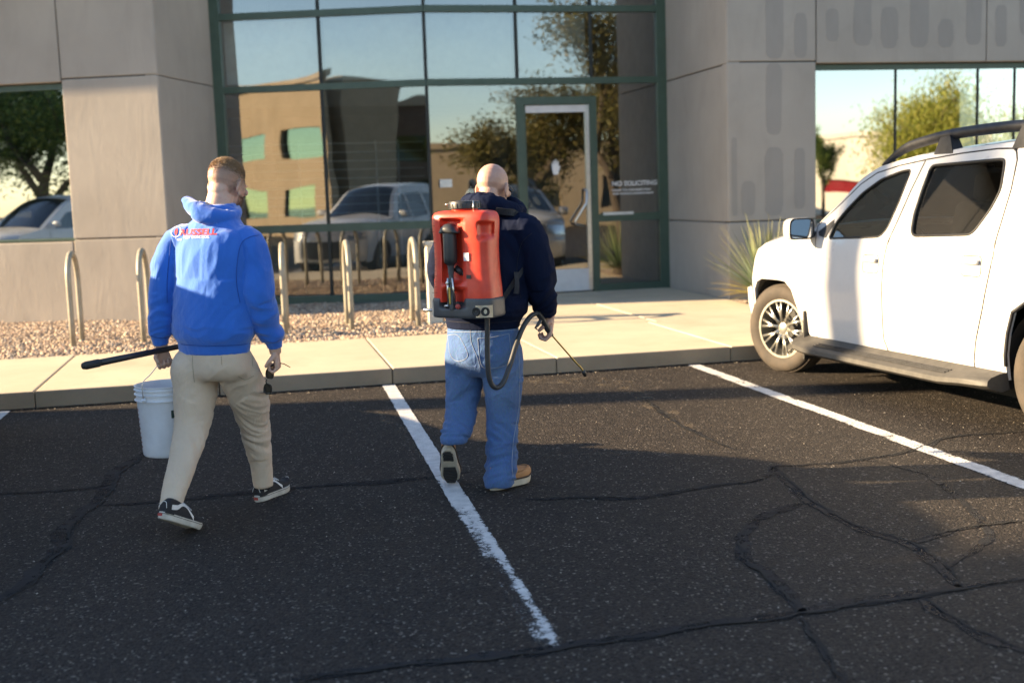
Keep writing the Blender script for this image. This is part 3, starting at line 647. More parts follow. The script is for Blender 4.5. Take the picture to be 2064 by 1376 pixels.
# ------------------------------------------------------------------ bike racks, post
def rack_me():
    p = [(0, 0, -.05)]+[(0, 0, .3), (0, 0, .6)]+[(0, .29-.29*math.cos(t), .70+.29*math.sin(t)) for t in np.linspace(0, math.pi, 13)]+[(0, .58, .6), (0, .58, .3), (0, .58, -.05)]
    return MB().tube(p, .030, 12, up=(1, 0, 0)).me('rack_tube'), MB().lathe([(.05, 0), (.05, .012), (.034, .016), (.034, .02)], 16).me('foot')
rt, rf_ = rack_me(); rt.shade_smooth(); rt.materials.append(MATS['rack_paint']); rf_.materials.append(MATS['rack_paint'])
RL = ['tan tube bike rack beside the vertical wall joint, at the left end of the row', 'tan tube bike rack second from the window end, close to the blue sleeve', 'tan tube bike rack hidden behind the man in the blue hoodie',
      'tan tube bike rack seen beside the sunglasses hand of the man in blue', 'tan tube bike rack standing before the middle glass mullion', 'tan tube bike rack next to the cream post by the walkway']
RL[0] = 'tan tube bike rack at the window end of the row, by the wall joint'
for x, lb in zip((-1.91, -1.19, -.45, .31, 1.04, 1.79), RL):
    t = thing('bike_rack', lb, 'bike rack', (x, 13.12, TOP-.02), R(rnd.uniform(-4, 4)), 'tube bike racks in the gravel bed')
    inst('tube', rt, t)
    for y in (0, .58): inst('foot', rf_, t, (0, y, 0))
t = thing('utility_post', 'square cream painted post at the end of the bike racks', 'post', (2.03, 13.45, TOP-.03))
MB().box((0, 0, .44), (.16, .16, .96), bev=.008).build('post', 'post_paint', t); MB().box((0, 0, .94), (.19, .19, .05), bev=.012).build('cap', 'post_paint', t)
MB().box((0, -.083, .62), (.10, .01, .16), bev=.003).build('cover_plate', 'post_paint', t)
# ------------------------------------------------------------------ spiky desert plant by the right wing
def leafmat(name, base, mid, tip):
    m, nt, n, l, b = newmat(name); at = coords(nt); sp = n.new('ShaderNodeSeparateXYZ'); l.new(at, sp.inputs[0])
    c = ramp(nt, sp.outputs[0], [(.0, base), (.45, mid), (.9, tip)]); l.new(c, b.inputs['Base Color']); b.inputs['Roughness'].default_value = .55
leafmat('blade_green', (.08, .12, .05), (.11, .17, .065), (.18, .19, .08)); leafmat('blade_gold', (.20, .19, .07), (.36, .30, .08), (.42, .30, .11)); leafmat('blade_grey', (.08, .115, .07), (.12, .165, .10), (.20, .19, .11))
def blade(L, w, bend, mat):
    n = 8; vs = []
    for i in range(n+1):
        t = i/n; x = L*t*(1-.10*bend*t); z = -bend*L*.35*t*t; ww = w*(1-t)**.6*(1 if t > .05 else .7)+.0015
        vs += [(x, -ww, z+ww*.5), (x, 0, z), (x, ww, z+ww*.5)]
    f = []
    for i in range(n):
        for k in (0, 1): f.append((3*i+k, 3*i+k+1, 3*i+k+4, 3*i+k+3))
    me = MB().add(vs, f).me('leaf'); me.materials.append(MATS[mat]); me.shade_smooth(); return me
blades = [blade(L, w, b, m_) for L, w, b, m_ in ((1.0, .010, .1, 'blade_green'), (.9, .011, .35, 'blade_grey'), (.85, .010, .6, 'blade_gold'), (1.05, .009, .2, 'blade_grey'), (.75, .010, .25, 'blade_gold'))]
t = thing('desert_spoon', 'spiky grey-green desert plant with yellowing lower leaves at the wall corner', 'plant', (6.22, 13.55, .12))
MB().lathe([(.10, -.03), (.14, .06), (.11, .16), (.03, .2)], 12).build('stem', 'bark', t, True)
for k in range(280):
    el = rnd.uniform(.0, 1) ** .8*R(88); az = k*2.399+rnd.uniform(-.2, .2)
    me = blades[(2, 4, 2)[k % 3]] if el < R(26) else blades[(0, 1, 3, 0)[k % 4]]
    s = rnd.uniform(.68, 1.05); inst('leaf', me, t, (.06*math.cos(az), .06*math.sin(az), .12), (rnd.uniform(-.4, .4), -el, az), (s, s, s))
# ================================================================== vehicles
# local frame: +y nose, x to the right, z up; side surface x = -/+ half(l, z)
def fillpoly(outer, holes=(), step=.07):
    """triangulated polygon in (l, z) cut into a fine grid"""
    bm = bmesh.new()
    for loop in [outer, *holes]:
        vs = [bm.verts.new((p[0], p[1], 0)) for p in loop]
        for a, b in zip(vs, vs[1:]+vs[:1]): bm.edges.new((a, b))
    bmesh.ops.triangle_fill(bm, use_beauty=True, use_dissolve=False, edges=list(bm.edges))
    xs = [v.co.x for v in bm.verts]; ys = [v.co.y for v in bm.verts]
    for ax, lo, hi in ((0, min(xs), max(xs)), (1, min(ys), max(ys))):
        k = math.floor(lo/step)+1
        while k*step < hi:
            co = (k*step, 0, 0) if ax == 0 else (0, k*step, 0); no = (1, 0, 0) if ax == 0 else (0, 1, 0)
            bmesh.ops.bisect_plane(bm, geom=list(bm.verts)+list(bm.edges)+list(bm.faces), dist=1e-5, plane_co=co, plane_no=no); k += 1
    return bm
def soften(poly, r=.03, n=3):
    """round the corners of a polygon"""
    out = []; N = len(poly)
    for i in range(N):
        p, a, b = (Vector(poly[i]), Vector(poly[i-1]), Vector(poly[(i+1) % N]))
        da, db = (a-p), (b-p); ra, rb = min(r, da.length*.45), min(r, db.length*.45)
        s, e = p+da.normalized()*ra, p+db.normalized()*rb
        for k in range(n+1):
            t = k/n; out.append(tuple(s*(1-t)**2+p*2*t*(1-t)+e*t*t))
    return out
class Car:
    def __init__(s, root, half, paint): s.root, s.half, s.paint = root, half, paint
    def side(s, name, poly, sd, mat=None, holes=(), inset=0., thick=.03, parent=None, step=.07):
        bm = fillpoly(poly, holes, step)
        for v in bm.verts:
            l, z = v.co.x, v.co.y; v.co = Vector((sd*(s.half(l, z)-inset), l, z))
        if thick:
            be = [e for e in bm.edges if e.is_boundary]; r_ = bmesh.ops.extrude_edge_only(bm, edges=be)
            for v in r_['geom']:
                if isinstance(v, bmesh.types.BMVert): v.co.x -= sd*thick
        bmesh.ops.recalc_face_normals(bm, faces=list(bm.faces))
        f0 = max(bm.faces, key=lambda f: f.calc_area())
        if f0.normal.x*sd < 0: bmesh.ops.reverse_faces(bm, faces=list(bm.faces))
        me = bpy.data.meshes.new(name); bm.to_mesh(me); bm.free(); me.shade_smooth(); sharp(me, 40)
        return link(name, me, mat or s.paint, parent or s.root)
    def line(s, name, pts, sd, rad, mat, inset=0., parent=None, closed=True):
        P = [Vector((sd*(s.half(l, z)-inset), l, z)) for l, z in pts]
        if closed: P = P+[P[0]]
        Q = []
        for a, b in zip(P, P[1:]):
            m_ = max(1, int((b-a).length/.06))
            Q += [a.lerp(b, k/m_) for k in range(m_)]
        Q = [Vector((sd*(s.half(p.y, p.z)-inset), p.y, p.z)) for p in Q]+[P[-1]]
        return MB().tube(Q, rad, 6, up=(1, 0, 0)).build(name, mat, parent or s.root, True)
    def top(s, name, edge, crown, push, mat=None, u0=-1, u1=1, off=0., n=14, sub=5, pw=2.6, parent=None, thick=.02):
        """loft across the car through edge points (l, z); crown lifts, push swells forward at the middle"""
        E_ = catmull([(a, b, c, d) for (a, b), c, d in zip(edge, crown, push)], sub); vs = []
        for l, z, c, p in E_:
            for k in range(n+1):
                u = u0+(u1-u0)*k/n; w = 1-abs(u)**pw
                vs.append(Vector((s.half(l, z)*u, l+p*w, z+c*w)))
        m_ = len(E_); f = [(j*(n+1)+k, j*(n+1)+k+1, (j+1)*(n+1)+k+1, (j+1)*(n+1)+k) for j in range(m_-1) for k in range(n)]
        mb = MB().add(vs, f); me = mb.me(name)
        if off:
            me.shade_smooth(); nn = [v.normal.copy() for v in me.vertices]
            for v, q_ in zip(me.vertices, nn): v.co += q_*off
        me.shade_smooth(); sharp(me, 50); return link(name, me, mat or s.paint, parent or s.root)
def alike(o, flip=False):
    # copy of a part (and its sub-parts) for the other side of the car
    pass
def wheel(root, x, y, rad, width, rimr, sd, steer=0, nsp=10, twin=True):
    w = bpy.data.objects.new('wheel', None); COL.objects.link(w); w.parent = root; w.location = (x, y, rad-.004); w.rotation_euler = (0, 0, steer+(math.pi if sd > 0 else 0))
    M = Matrix.Rotation(-math.pi/2, 4, 'Y')     # lathe axis z -> -x: outside of the wheel looks to -x
    h = width/2
    pr = [(rimr, -h*.8), (rimr+.02, -h*.95), (rad-.06, -h), (rad-.02, -h*.9), (rad-.004, -h*.72), (rad, -h*.4), (rad, h*.4), (rad-.004, h*.72), (rad-.02, h*.9), (rad-.045, h), (rad-.075, h*1.02), (rimr+.02, h*.93), (rimr, h*.8)]
    ty = MB().lathe(pr, 48, M, caps=False)
    for k in range(4):                           # tread grooves as raised ribs
        z = -h*.55+h*1.1*k/3; ty.lathe([(rad-.002, z-.014), (rad+.006, z-.011), (rad+.006, z+.011), (rad-.002, z+.014)], 48, M, caps=False)
    ty.build('tyre', 'tyre_rubber', w, angle=40)
    MB().lathe([(rimr+.004, h*.80), (rimr+.006, h*.86), (rimr-.012, h*.86), (rimr-.02, h*.5), (rimr-.03, -h*.7), (rimr, -h*.8)], 40, M, caps=False).build('rim', 'alloy', w, angle=40)
    MB().lathe([(.01, -h*.45), (rimr-.03, -h*.45), (rimr-.03, -h*.38), (.01, -h*.38)], 32, M).build('brake_disc', 'alloy_dark', w, angle=40)
    MB().lathe([(.01, h*.5), (.055, h*.5), (.06, h*.62), (.04, h*.72), (.01, h*.74)], 20, M).build('hub_cap', 'alloy', w, angle=40)
    sp = MB()
    for s_ in ((-.028, .028) if twin else (0,)):
        a = Vector((-h*.62, s_*.9, .045)); b = Vector((-h*.70, s_*1.25, rimr*.55)); c = Vector((-h*.72, s_*1.55, rimr-.012))
        wd_ = .011 if twin else .03
        sp.tube([a, b, c], [wd_*1.2, wd_, wd_*1.15], 6, flat=.75, up=(1, 0, 0))
    me = sp.me('spoke'); me.shade_smooth(); me.materials.append(MATS['alloy'])
    for k in range(nsp): inst('spoke', me, w, (0, 0, 0), (2*math.pi*k/nsp+.15, 0, 0))
    return w
def seat(root, x, y, z, head=True):
    t = bpy.data.objects.new('seat', None); COL.objects.link(t); t.parent = root; t.location = (x, y, z)
    MB().box((0, .0, .12), (.5, .52, .16), bev=.05).build('cushion', 'seat_cloth', t, True)
    MB().box((0, -.30, .48), (.50, .15, .66), Matrix.Rotation(R(14), 3, 'X'), bev=.06).build('backrest', 'seat_cloth', t, True)
    if head: MB().box((0, -.41, .90), (.28, .11, .20), Matrix.Rotation(R(10), 3, 'X'), bev=.045).build('headrest', 'seat_cloth', t, True)
def sm(x, a, b):
    t = max(0, min(1, (x-a)/(b-a))); return t*t*(3-2*t)

# ------------------------------------------------------------------ white pickup with the long cab, right of the picture
TR = R(5); cT, sT = math.cos(TR), math.sin(TR)
tk = thing('pickup_truck', 'white four-door pickup truck with black roof rails parked nose to the kerb', 'truck', (4.33+.985*cT, 9.12+.985*sT, 0), TR)
def half_t(l, z):
    w = np.interp(z, [.3, .5, .8, 1.05, 1.15, 1.75, 2], [.95, .97, .985, .97, .955, .72, .62])
    fl = .018*math.exp(-((l-.12)/.5)**2)*sm(z, .4, .8)*(1-sm(z, .95, 1.1))
    return float(w)+fl-.12*max(0, (l-.25))**1.6-.03*max(0, -3.6-l)
T = Car(tk, half_t, 'white_paint')
BS = [(-1.536, 1.717), (-1.484, 1.512), (-1.441, 1.268), (-1.402, 1.094), (-1.382, .972), (-1.380, .803), (-1.378, .613), (-1.383, .437), (-1.445, .318)]
RS = [(-2.437, 1.741), (-2.470, 1.687), (-2.506, 1.498), (-2.518, 1.253), (-2.527, 1.083), (-2.462, .766), (-2.390, .546), (-2.358, .394), (-2.366, .313)]
DT = [(-.43, 1.245), (-.545, 1.335), (-.70, 1.455), (-.835, 1.565), (-1.00, 1.645), (-1.25, 1.69)]         # top edge of the front door
FARCH = [(.543, .45), (.535, .54), (.499, .678), (.438, .752), (.33, .785), (.05, .79), (-.054, .782), (-.143, .721), (-.221, .558), (-.298, .445), (-.40, .345)]
FW_ = [(-1.405, 1.657), (-1.302, 1.650), (-1.076, 1.594), (-.897, 1.498), (-.767, 1.383), (-.666, 1.269), (-.640, 1.150), (-1.296, 1.177), (-1.353, 1.235), (-1.389, 1.429)]
RW_ = [(-1.623, 1.678), (-2.325, 1.695), (-2.361, 1.680), (-2.410, 1.499), (-2.380, 1.384), (-2.296, 1.241), (-2.254, 1.214), (-1.693, 1.193), (-1.645, 1.218), (-1.612, 1.342), (-1.609, 1.531)]
FW_, RW_ = soften(FW_, .035), soften(RW_, .035)
EDGE = [(.482, .954), (.438, 1.033), (.312, 1.088), (.053, 1.141), (-.224, 1.180), (-.38, 1.215)]
PIL = [(-.38, 1.215), (-.496, 1.317), (-.661, 1.453), (-.804, 1.589), (-.90, 1.645), (-1.014, 1.691)]
ROOF = [(-1.014, 1.691), (-1.20, 1.725), (-1.436, 1.756), (-1.897, 1.785), (-2.386, 1.803), (-2.70, 1.79)]
o4 = lambda P, d: [(a+d, b) for a, b in P]
for sd in (-1, 1):
    T.side('front_fender', [(.50, .46)]+[(.535, .70), (.532, .777)]+EDGE+[(-.43, 1.24)]+[(-.486, 1.0), (-.505, .62), (-.47, .33)]+[(-.405, .335)]+FARCH[::-1][1:], sd)
    fd = T.side('front_door', [(-.478, .33), (-.512, .62), (-.493, 1.0)]+DT+[(a+.005, b) for a, b in BS], sd, holes=[FW_])
    T.side('window', FW_, sd, 'door_glass', inset=.014, thick=0, parent=fd); T.line('window_seal', FW_, sd, .010, 'rubber_seal', .004, parent=fd)
    rd = T.side('rear_door', [(a-.005, b) for a, b in BS][::-1]+[(-1.541, 1.722), (-1.9, 1.748), (-2.25, 1.762), (-2.40, 1.757)]+[(a+.004, b) for a, b in RS], sd, holes=[RW_])
    T.side('window', RW_, sd, 'tinted_glass', inset=.014, thick=0, parent=rd); T.line('window_seal', RW_, sd, .012, 'rubber_seal', .004, parent=rd)
    T.side('roof_side', PIL+ROOF[1:]+[(-2.445, 1.77), (-2.40, 1.762), (-2.25, 1.767), (-1.9, 1.753), (-1.53, 1.724)]+[(a, b+.006) for a, b in DT[::-1]], sd)
    RA = [(-2.655, .40), (-2.655, .47), (-2.683, .615), (-2.732, .75), (-2.832, .81), (-3.10, .84), (-3.36, .81), (-3.47, .74), (-3.53, .6), (-3.56, .42)]
    T.side('bed_side', o4(RS, -.004)[::-1]+[(-2.30, .31)][:0]+[(-2.445, 1.775), (-2.70, 1.786), (-2.95, 1.70), (-3.3, 1.47), (-3.8, 1.32), (-4.25, 1.27), (-4.30, .75), (-4.26, .45)]+RA[::-1]+[(-2.66, .31)], sd)
    T.line('door_gap', BS, sd, .0095, 'rubber_seal', .006, closed=False); T.line('door_gap', RS, sd, .0095, 'rubber_seal', .006, closed=False); T.line('door_gap', [(-.474, .33), (-.508, .62), (-.489, 1.0), (-.43, 1.24)], sd, .0075, 'rubber_seal', .006, closed=False); T.line('door_gap', [(-1.541, 1.722), (-1.9, 1.75), (-2.25, 1.765), (-2.40, 1.76), (-2.437, 1.741)], sd, .008, 'rubber_seal', .005, closed=False); T.line('door_gap', DT+[(-1.53, 1.72)], sd, .008, 'rubber_seal', .005, closed=False); T.line('door_gap', [(-1.447, .316), (-2.366, .313)], sd, .005, 'rubber_seal', .006, closed=False)
    T.line('arch_lip', RA, sd, .012, 'black_trim', .0, closed=False)
    T.side('rocker', [(-.47, .325), (-1.44, .312), (-2.366, .307), (-2.64, .305), (-2.64, .25), (-.42, .26)], sd, inset=.03, mat='black_trim')
    for wy in (.122, -3.08):                       # wheel wells
        m_ = MB(); seg = 16
        vs = [(sd*x, wy+.455*math.cos(t), .37+.455*math.sin(t)) for x in (.55, .945) for t in np.linspace(-.25, math.pi+.25, seg)]
        m_.add(vs, [(k, k+1, seg+k+1, seg+k) for k in range(seg-1)]); m_.add(vs[:seg], [tuple(range(seg))]); m_.build('wheel_well', 'arch_liner', tk)
    # handles, mirror, running board, mud flap, rail
    for (hl, hz), dr in (((-1.23, .985), fd), ((-2.33, 1.02), rd)):
        x = half_t(hl, hz)
        MB().box((sd*(x+.018), hl, hz+.025), (.028, .17, .035), bev=.012).build('handle', 'white_paint', dr, True)
        sh = soften([(hl-.095, hz-.07), (hl+.095, hz-.07), (hl+.095, hz+.06), (hl-.095, hz+.06)], .03)
        T.side('handle_cup', sh, sd, inset=-.001, thick=0, parent=dr, mat='white_paint'); T.line('handle_outline', sh, sd, .0045, 'cabin_grey', .001, parent=dr)
    mr = bpy.data.objects.new('mirror', None); COL.objects.link(mr); mr.parent = tk; mr.location = (sd*1.10, -.42, 1.23)
    hsp = MB(); prof = soften([(-.115, -.085), (.105, -.085), (.115, .02), (.10, .085), (-.09, .085), (-.115, .05)], .045)
    nn = len(prof); vs = []
    for yy, sc in ((-.075, 1.), (-.05, 1.03), (.0, 1.0), (.05, .86), (.085, .55)): vs += [(p[0]*sc*sd*-1, yy, p[1]*sc) for p in prof]
    hsp.add(vs, [(j*nn+k, j*nn+(k+1) % nn, (j+1)*nn+(k+1) % nn, (j+1)*nn+k) for j in range(4) for k in range(nn)]+[tuple(4*nn+k for k in range(nn))]).build('mirror_shell', 'white_paint', mr, angle=50)
    MB().add([(p[0]*.88*sd*-1, -.072, p[1]*.88) for p in prof], [tuple(range(nn))]).build('mirror_glass', 'side_mirror', mr)
    MB().add([(p[0]*.99*sd*-1, -.0745, p[1]*.99) for p in prof]+[(p[0]*.86*sd*-1, -.0735, p[1]*.86) for p in prof], [(k, (k+1) % nn, nn+(k+1) % nn, nn+k) for k in range(nn)]).build('mirror_rim', 'black_trim', mr)
    MB().box((sd*-.13, .02, -.05), (.10, .07, .05), bev=.015).build('mirror_arm', 'black_trim', mr, True)
    T.side('mirror_sail', [(-.60, 1.155), (-.50, 1.17), (-.47, 1.20), (-.635, 1.30), (-.655, 1.26)], sd, 'black_trim', inset=-.004, thick=.02, parent=fd)
    bd = MB(); pr = [(.955, .36), (1.02, .325), (1.10, .305), (1.13, .285), (1.135, .255), (1.11, .235), (1.0, .235), (.93, .25)]; vs = []; ST = [(-.30, .75, .03), (-.36, .92, .012), (-.55, 1., 0), (-1.5, 1, 0), (-2.2, 1, 0), (-2.42, 1., .02), (-2.62, .97, .03), (-2.66, .85, .03)]
    for l, sc, up in ST: vs += [(sd*(.93+(x-.93)*sc), l, z+up*(x > 1)) for x, z in pr]
    m8 = len(pr); bd.add(vs, [(j*m8+k, j*m8+(k+1) % m8, (j+1)*m8+(k+1) % m8, (j+1)*m8+k) for j in range(len(ST)-1) for k in range(m8)]+[tuple(range(m8)), tuple((len(ST)-1)*m8+k for k in range(m8))])
    rb = bd.build('running_board', 'board_plastic', tk, angle=45)
    for xx in (1.035, 1.06, 1.085): MB().box((sd*xx, -1.43, .331-(xx-1.02)*.25), (.009, 1.6, .008)).build('tread_rib', 'black_trim', rb)
    MB().box((sd*.90, -.34, .36), (.20, .022, .40), bev=.008).build('mud_flap', 'black_rubber', tk)
    rl = [(-.98, 1.70), (-1.10, 1.77), (-1.25, 1.825), (-1.42, 1.855), (-1.75, 1.89), (-2.3, 1.905), (-2.75, 1.89)]
    P = spline([(sd*(half_t(l, min(z, 1.76))-.045-max(0, z-1.76)*.1), l, z) for l, z in rl], 4)
    nP = len(P); MB().tube(P, [.014+.024*min(1, 3*i/nP) for i in range(nP)], 8, flat=1.15, up=(1, 0, 0)).build('roof_rail', 'black_trim', tk, True)
    for l, z in ((-1.72, 1.80), (-2.52, 1.83)):
        MB().add([(sd*(x+.0), y, zz_) for x, y, zz_ in ((.72, l-.10, z-.07), (.62, l-.10, z-.05), (.62, l+.13, z-.05), (.72, l+.13, z-.07), (.71, l-.045, z+.08), (.645, l-.045, z+.08), (.645, l+.055, z+.07), (.71, l+.055, z+.07))], [(0, 1, 2, 3), (4, 7, 6, 5), (0, 4, 5, 1), (1, 5, 6, 2), (2, 6, 7, 3), (3, 7, 4, 0)]).build('rail_foot', 'black_trim', tk)
    MB().add([(sd*(half_t(a, b)-.07), a, b) for a, b in ((-.45, .3), (-2.6, .3), (-2.5, 1.17), (-.5, 1.14))], [(0, 1, 2, 3)]).build('door_lining', 'cabin_grey', tk)
    wheel(tk, sd*.855, .122, .372, .235, .245, sd, R(17)); wheel(tk, sd*.855, -3.08, .372, .235, .245, sd)
PSH = [.42, .43, .40, .30, .14, .06]
T.top('hood', EDGE, [.05, .06, .07, .075, .07, .05], [.42, .42, .38, .26, .10, .03])
PC = [.05, .055, .06, .065, .065, .065]; PP = [.05, .10, .14, .15, .14, .12]
T.top('windshield', PIL, PC, PP, 'door_glass', -.9, .9, -.004)
for a, b in ((-1, -.9), (.9, 1)): T.top('a_pillar', PIL, PC, PP, None, a, b, 0, 3)
T.top('roof', ROOF, [.065, .06, .055, .055, .05, .05], [.12, .08, .04, 0, 0, 0])
T.top('rear_window', [(-2.70, 1.79), (-2.78, 1.5), (-2.82, 1.2)], [.05, .02, 0], [0, 0, 0], 'tinted_glass')
MB().box((0, -3.55, .72), (1.7, 1.5, .04)).build('bed_floor', 'black_trim', tk); T.top('tailgate', [(-4.25, 1.27), (-4.30, .75), (-4.26, .42)], [.02, 0, 0], [-.06, -.06, -.06])
# nose: upper band, grille, lamps, bumper
UP = [(.482, .954), (.515, .86), (.532, .777), (.56, .70)]
T.top('nose_panel', UP, [.05, .02, 0, 0], [.42, .44, .45, .43])
T.top('front_bumper', [(.56, .70), (.645, .685), (.655, .55), (.60, .40), (.52, .33)], [0, 0, 0, 0, 0], [.43, .42, .42, .42, .40])
T.side('bumper_end', [(.655, .685), (.56, .70), (.545, .62), (.553, .50), (.548, .40), (.60, .40), (.655, .55)], -1, inset=.0); T.side('bumper_end', [(.655, .685), (.56, .70), (.545, .62), (.553, .50), (.548, .40), (.60, .40), (.655, .55)], 1)
T.top('grille', [(.487, .945), (.515, .86), (.531, .785)], [.05, .02, 0], [.42, .44, .45], 'black_trim', -.5, .5, .012); 
for zc in (.93, .875, .82): T.top('grille_bar', [(.483+(.954-zc)*.28, zc+.008), (.483+(.954-zc)*.28, zc-.008)], [.03, .03], [.43, .43], 'alloy', -.48, .48, .022)
for a, b in ((-.97, -.55), (.55, .97)): T.top('headlight', [(.485, .945), (.515, .86), (.532, .785)], [.05, .02, 0], [.42, .44, .45], 'lamp_silver', a, b, .008, 6)
T.top('lower_grille', [(.640, .57), (.61, .44)], [0, 0], [.42, .42], 'black_trim', -.55, .55, .006)
MB().box((0, -1.7, .33), (1.78, 3.2, .05)).build('cabin_floor', 'cabin_grey', tk); MB().box((0, -1.7, .22), (1.5, 4.2, .12)).build('chassis', 'arch_liner', tk)
MB().box((0, -.42, .72), (1.7, .04, .8)).build('firewall', 'arch_liner', tk); MB().box((0, -.66, 1.02), (1.66, .40, .24), bev=.06).build('dashboard', 'cabin_grey', tk, True)
MB().box((0, -2.74, .8), (1.75, .04, .9)).build('cab_back', 'arch_liner', tk)
sw = bpy.data.objects.new('steering_wheel', None); COL.objects.link(sw); sw.parent = tk; sw.location = (-.42, -.92, 1.10); sw.rotation_euler = (R(65), 0, 0)
MB().tube([(.19*math.cos(t), .19*math.sin(t), 0) for t in np.linspace(0, 2*math.pi, 25)], .016, 8).build('rim', 'black_trim', sw, True); MB().box((0, 0, -.02), (.34, .06, .03), bev=.01).build('spoke', 'black_trim', sw); MB().lathe([(.06, -.03), (.07, .0), (.02, .02)], 14).build('hub', 'black_trim', sw, True)
for x in (-.42, .42): seat(tk, x, -1.45, .62); seat(tk, x, -2.35, .64)

# ------------------------------------------------------------------ generic vehicle for the cars that stand beside and behind
def car(name, label, loc, rz, paint, S, group=None, cat='car'):
    t = thing(name, label, cat, loc, rz, group); W, zb, zr, wr = S['w'], S['belt'], S['roofz'], S['roofw']
    def half(l, z):
        w = np.interp(z, [.25, .45, .75, zb, zr, zr+.2], [W*.96, W*.985, W, W*.97, wr, wr*.9]); return float(w)-.12*max(0, l-S['taper'])**1.5-.10*max(0, S['tail']+.5-l)**1.5
    C = Car(t, half, paint); fr, re = S['axles']; ar = S['arch']
    E_, P_, Rf = S['hood'], S['pillar'], S['roof']
    def archp(cx): return [(cx+ar*math.cos(a), .34+ar*math.sin(a)) for a in np.linspace(-.15, math.pi+.15, 14)]
    body = [S['nose']]+E_+P_[1:]+Rf[1:]+S['rear']+[(re-ar-.15, .27)]+archp(re)[::-1]+[(fr-ar-.02, .25)][:0]+archp(fr)[::-1]+[(S['nose'][0], .27)]
    for sd in (-1, 1):
        C.side('body_side', body, sd, holes=[soften(w, .03) for w in S['win']], step=.12)
        for w in S['win']: C.side('window', soften(w, .03), sd, 'tinted_glass', inset=.012, thick=0, step=.2)
        for ln in S['seams']: C.line('door_gap', ln, sd, .004, 'rubber_seal', closed=False)
        for y in (fr, re):
            wheel(t, sd*(W-.12), y, .345, .215, .22, sd, nsp=5, twin=True)
            n_ = 14; vs = [(sd*x, y+(ar+.01)*math.cos(a), .34+(ar+.01)*math.sin(a)) for x in (W-.40, W-.03) for a in np.linspace(-.2, math.pi+.2, n_)]
            MB().add(vs, [(k, k+1, n_+k+1, n_+k) for k in range(n_-1)]).add(vs[:n_], [tuple(range(n_))]).build('wheel_well', 'arch_liner', t)
        m0 = P_[0]; MB().box((sd*(W+.10), m0[0]-.28, m0[1]+.10), (.20, .10, .14), bev=.04).build('mirror', paint, t, True)
        for hl in S['handles']: MB().box((sd*(half(hl, zb-.12)+.012), hl, zb-.12), (.03, .18, .03), bev=.01).build('handle', paint, t, True)
    k = len(E_); C.top('hood', E_, S['hcrown'], S['hpush'])
    n_ = len(P_); C.top('windshield', P_, [.06]*n_, [.12]*n_, 'tinted_glass', -.9, .9, -.004)
    for a, b in ((-1, -.9), (.9, 1)): C.top('a_pillar', P_, [.06]*n_, [.12]*n_, None, a, b, 0, 3)
    C.top('roof', Rf, [.06]*len(Rf), [.12, .06]+[0]*(len(Rf)-2))
    C.top('tailgate', [Rf[-1]]+S['rear'], [.05]+[.0]*len(S['rear']), [0]+[-.08]*len(S['rear']))
    nx = S['nose'][0]; p0 = S['hpush'][0]; z0, z1 = E_[0][1], .27
    C.top('front_fascia', [E_[0], S['nose'], (nx+.03, .5), (nx, .3)], [S['hcrown'][0], 0, 0, 0], [p0, p0+.02, p0, p0-.03])
    zz_ = S['nose'][1]
    C.top('grille', [(nx+.01, zz_-.03), (nx+.03, .5), (nx+.02, .38)], [0, 0, 0], [p0+.02, p0, p0], 'black_trim', -.58, .58, .012)
    for a, b in ((-.97, -.62), (.62, .97)): C.top('headlight', [(E_[0][0]-.002, E_[0][1]-.03), (nx, zz_-.02)], [S['hcrown'][0]*.6, 0], [p0, p0+.02], 'lamp_silver', a, b, .010, 6)
    MB().box((0, (fr+re)/2, .3), (W*1.85, fr-re-.6, .08)).build('floor_pan', 'arch_liner', t); MB().box((0, (fr+re)/2-.4, .85), (W*1.7, 1.9, .5), bev=.1).build('seats', 'seat_cloth', t)
    MB().box((0, fr-.55, .7), (W*1.8, .05, .7)).build('firewall', 'arch_liner', t)
    return t
CROSS = dict(w=.92, belt=.98, roofz=1.58, roofw=.66, taper=.25, tail=-3.6, axles=(0, -2.68), arch=.40, nose=(.60, .72),
  hood=[(.55, .86), (.35, .95), (0, 1.0), (-.45, 1.05), (-.72, 1.08)], hcrown=[.05, .06, .07, .06, .05], hpush=[.32, .28, .2, .1, .04],
  pillar=[(-.72, 1.08), (-1.0, 1.25), (-1.25, 1.40), (-1.45, 1.50), (-1.6, 1.54)], roof=[(-1.6, 1.54), (-1.9, 1.58), (-2.4, 1.60), (-2.9, 1.59), (-3.3, 1.54)],
  rear=[(-3.62, 1.15), (-3.70, .8), (-3.66, .40)], win=[[(-1.02, 1.08), (-1.42, 1.38), (-1.75, 1.45), (-1.82, 1.09)], [(-1.92, 1.09), (-1.86, 1.45), (-2.5, 1.47), (-2.72, 1.12)], [(-2.80, 1.13), (-2.62, 1.46), (-3.1, 1.42), (-3.25, 1.18)]],
  seams=[[(-.85, .35), (-.82, 1.05)], [(-1.87, .32), (-1.88, .9), (-1.84, 1.47)], [(-2.35, .45), (-2.72, .9), (-2.76, 1.1)]], handles=(-1.65, -2.5))
def stretch_z(S, k, z0=.6):
    f = lambda p: (p[0], z0+(p[1]-z0)*k if p[1] > z0 else p[1])
    return {a: ([[f(p) for p in w] for w in v] if a in ('win', 'seams') else [f(p) for p in v] if a in ('hood', 'pillar', 'roof', 'rear') else f(v) if a == 'nose' else z0+(v-z0)*k if a in ('belt', 'roofz') else v) for a, v in S.items()}
CROSS = stretch_z(CROSS, 1.27)
xc = car('crossover_car', 'white crossover car parked nose to the kerb beside the man in blue', (-3.02, 8.85, 0), R(0), 'pearl_paint', CROSS)
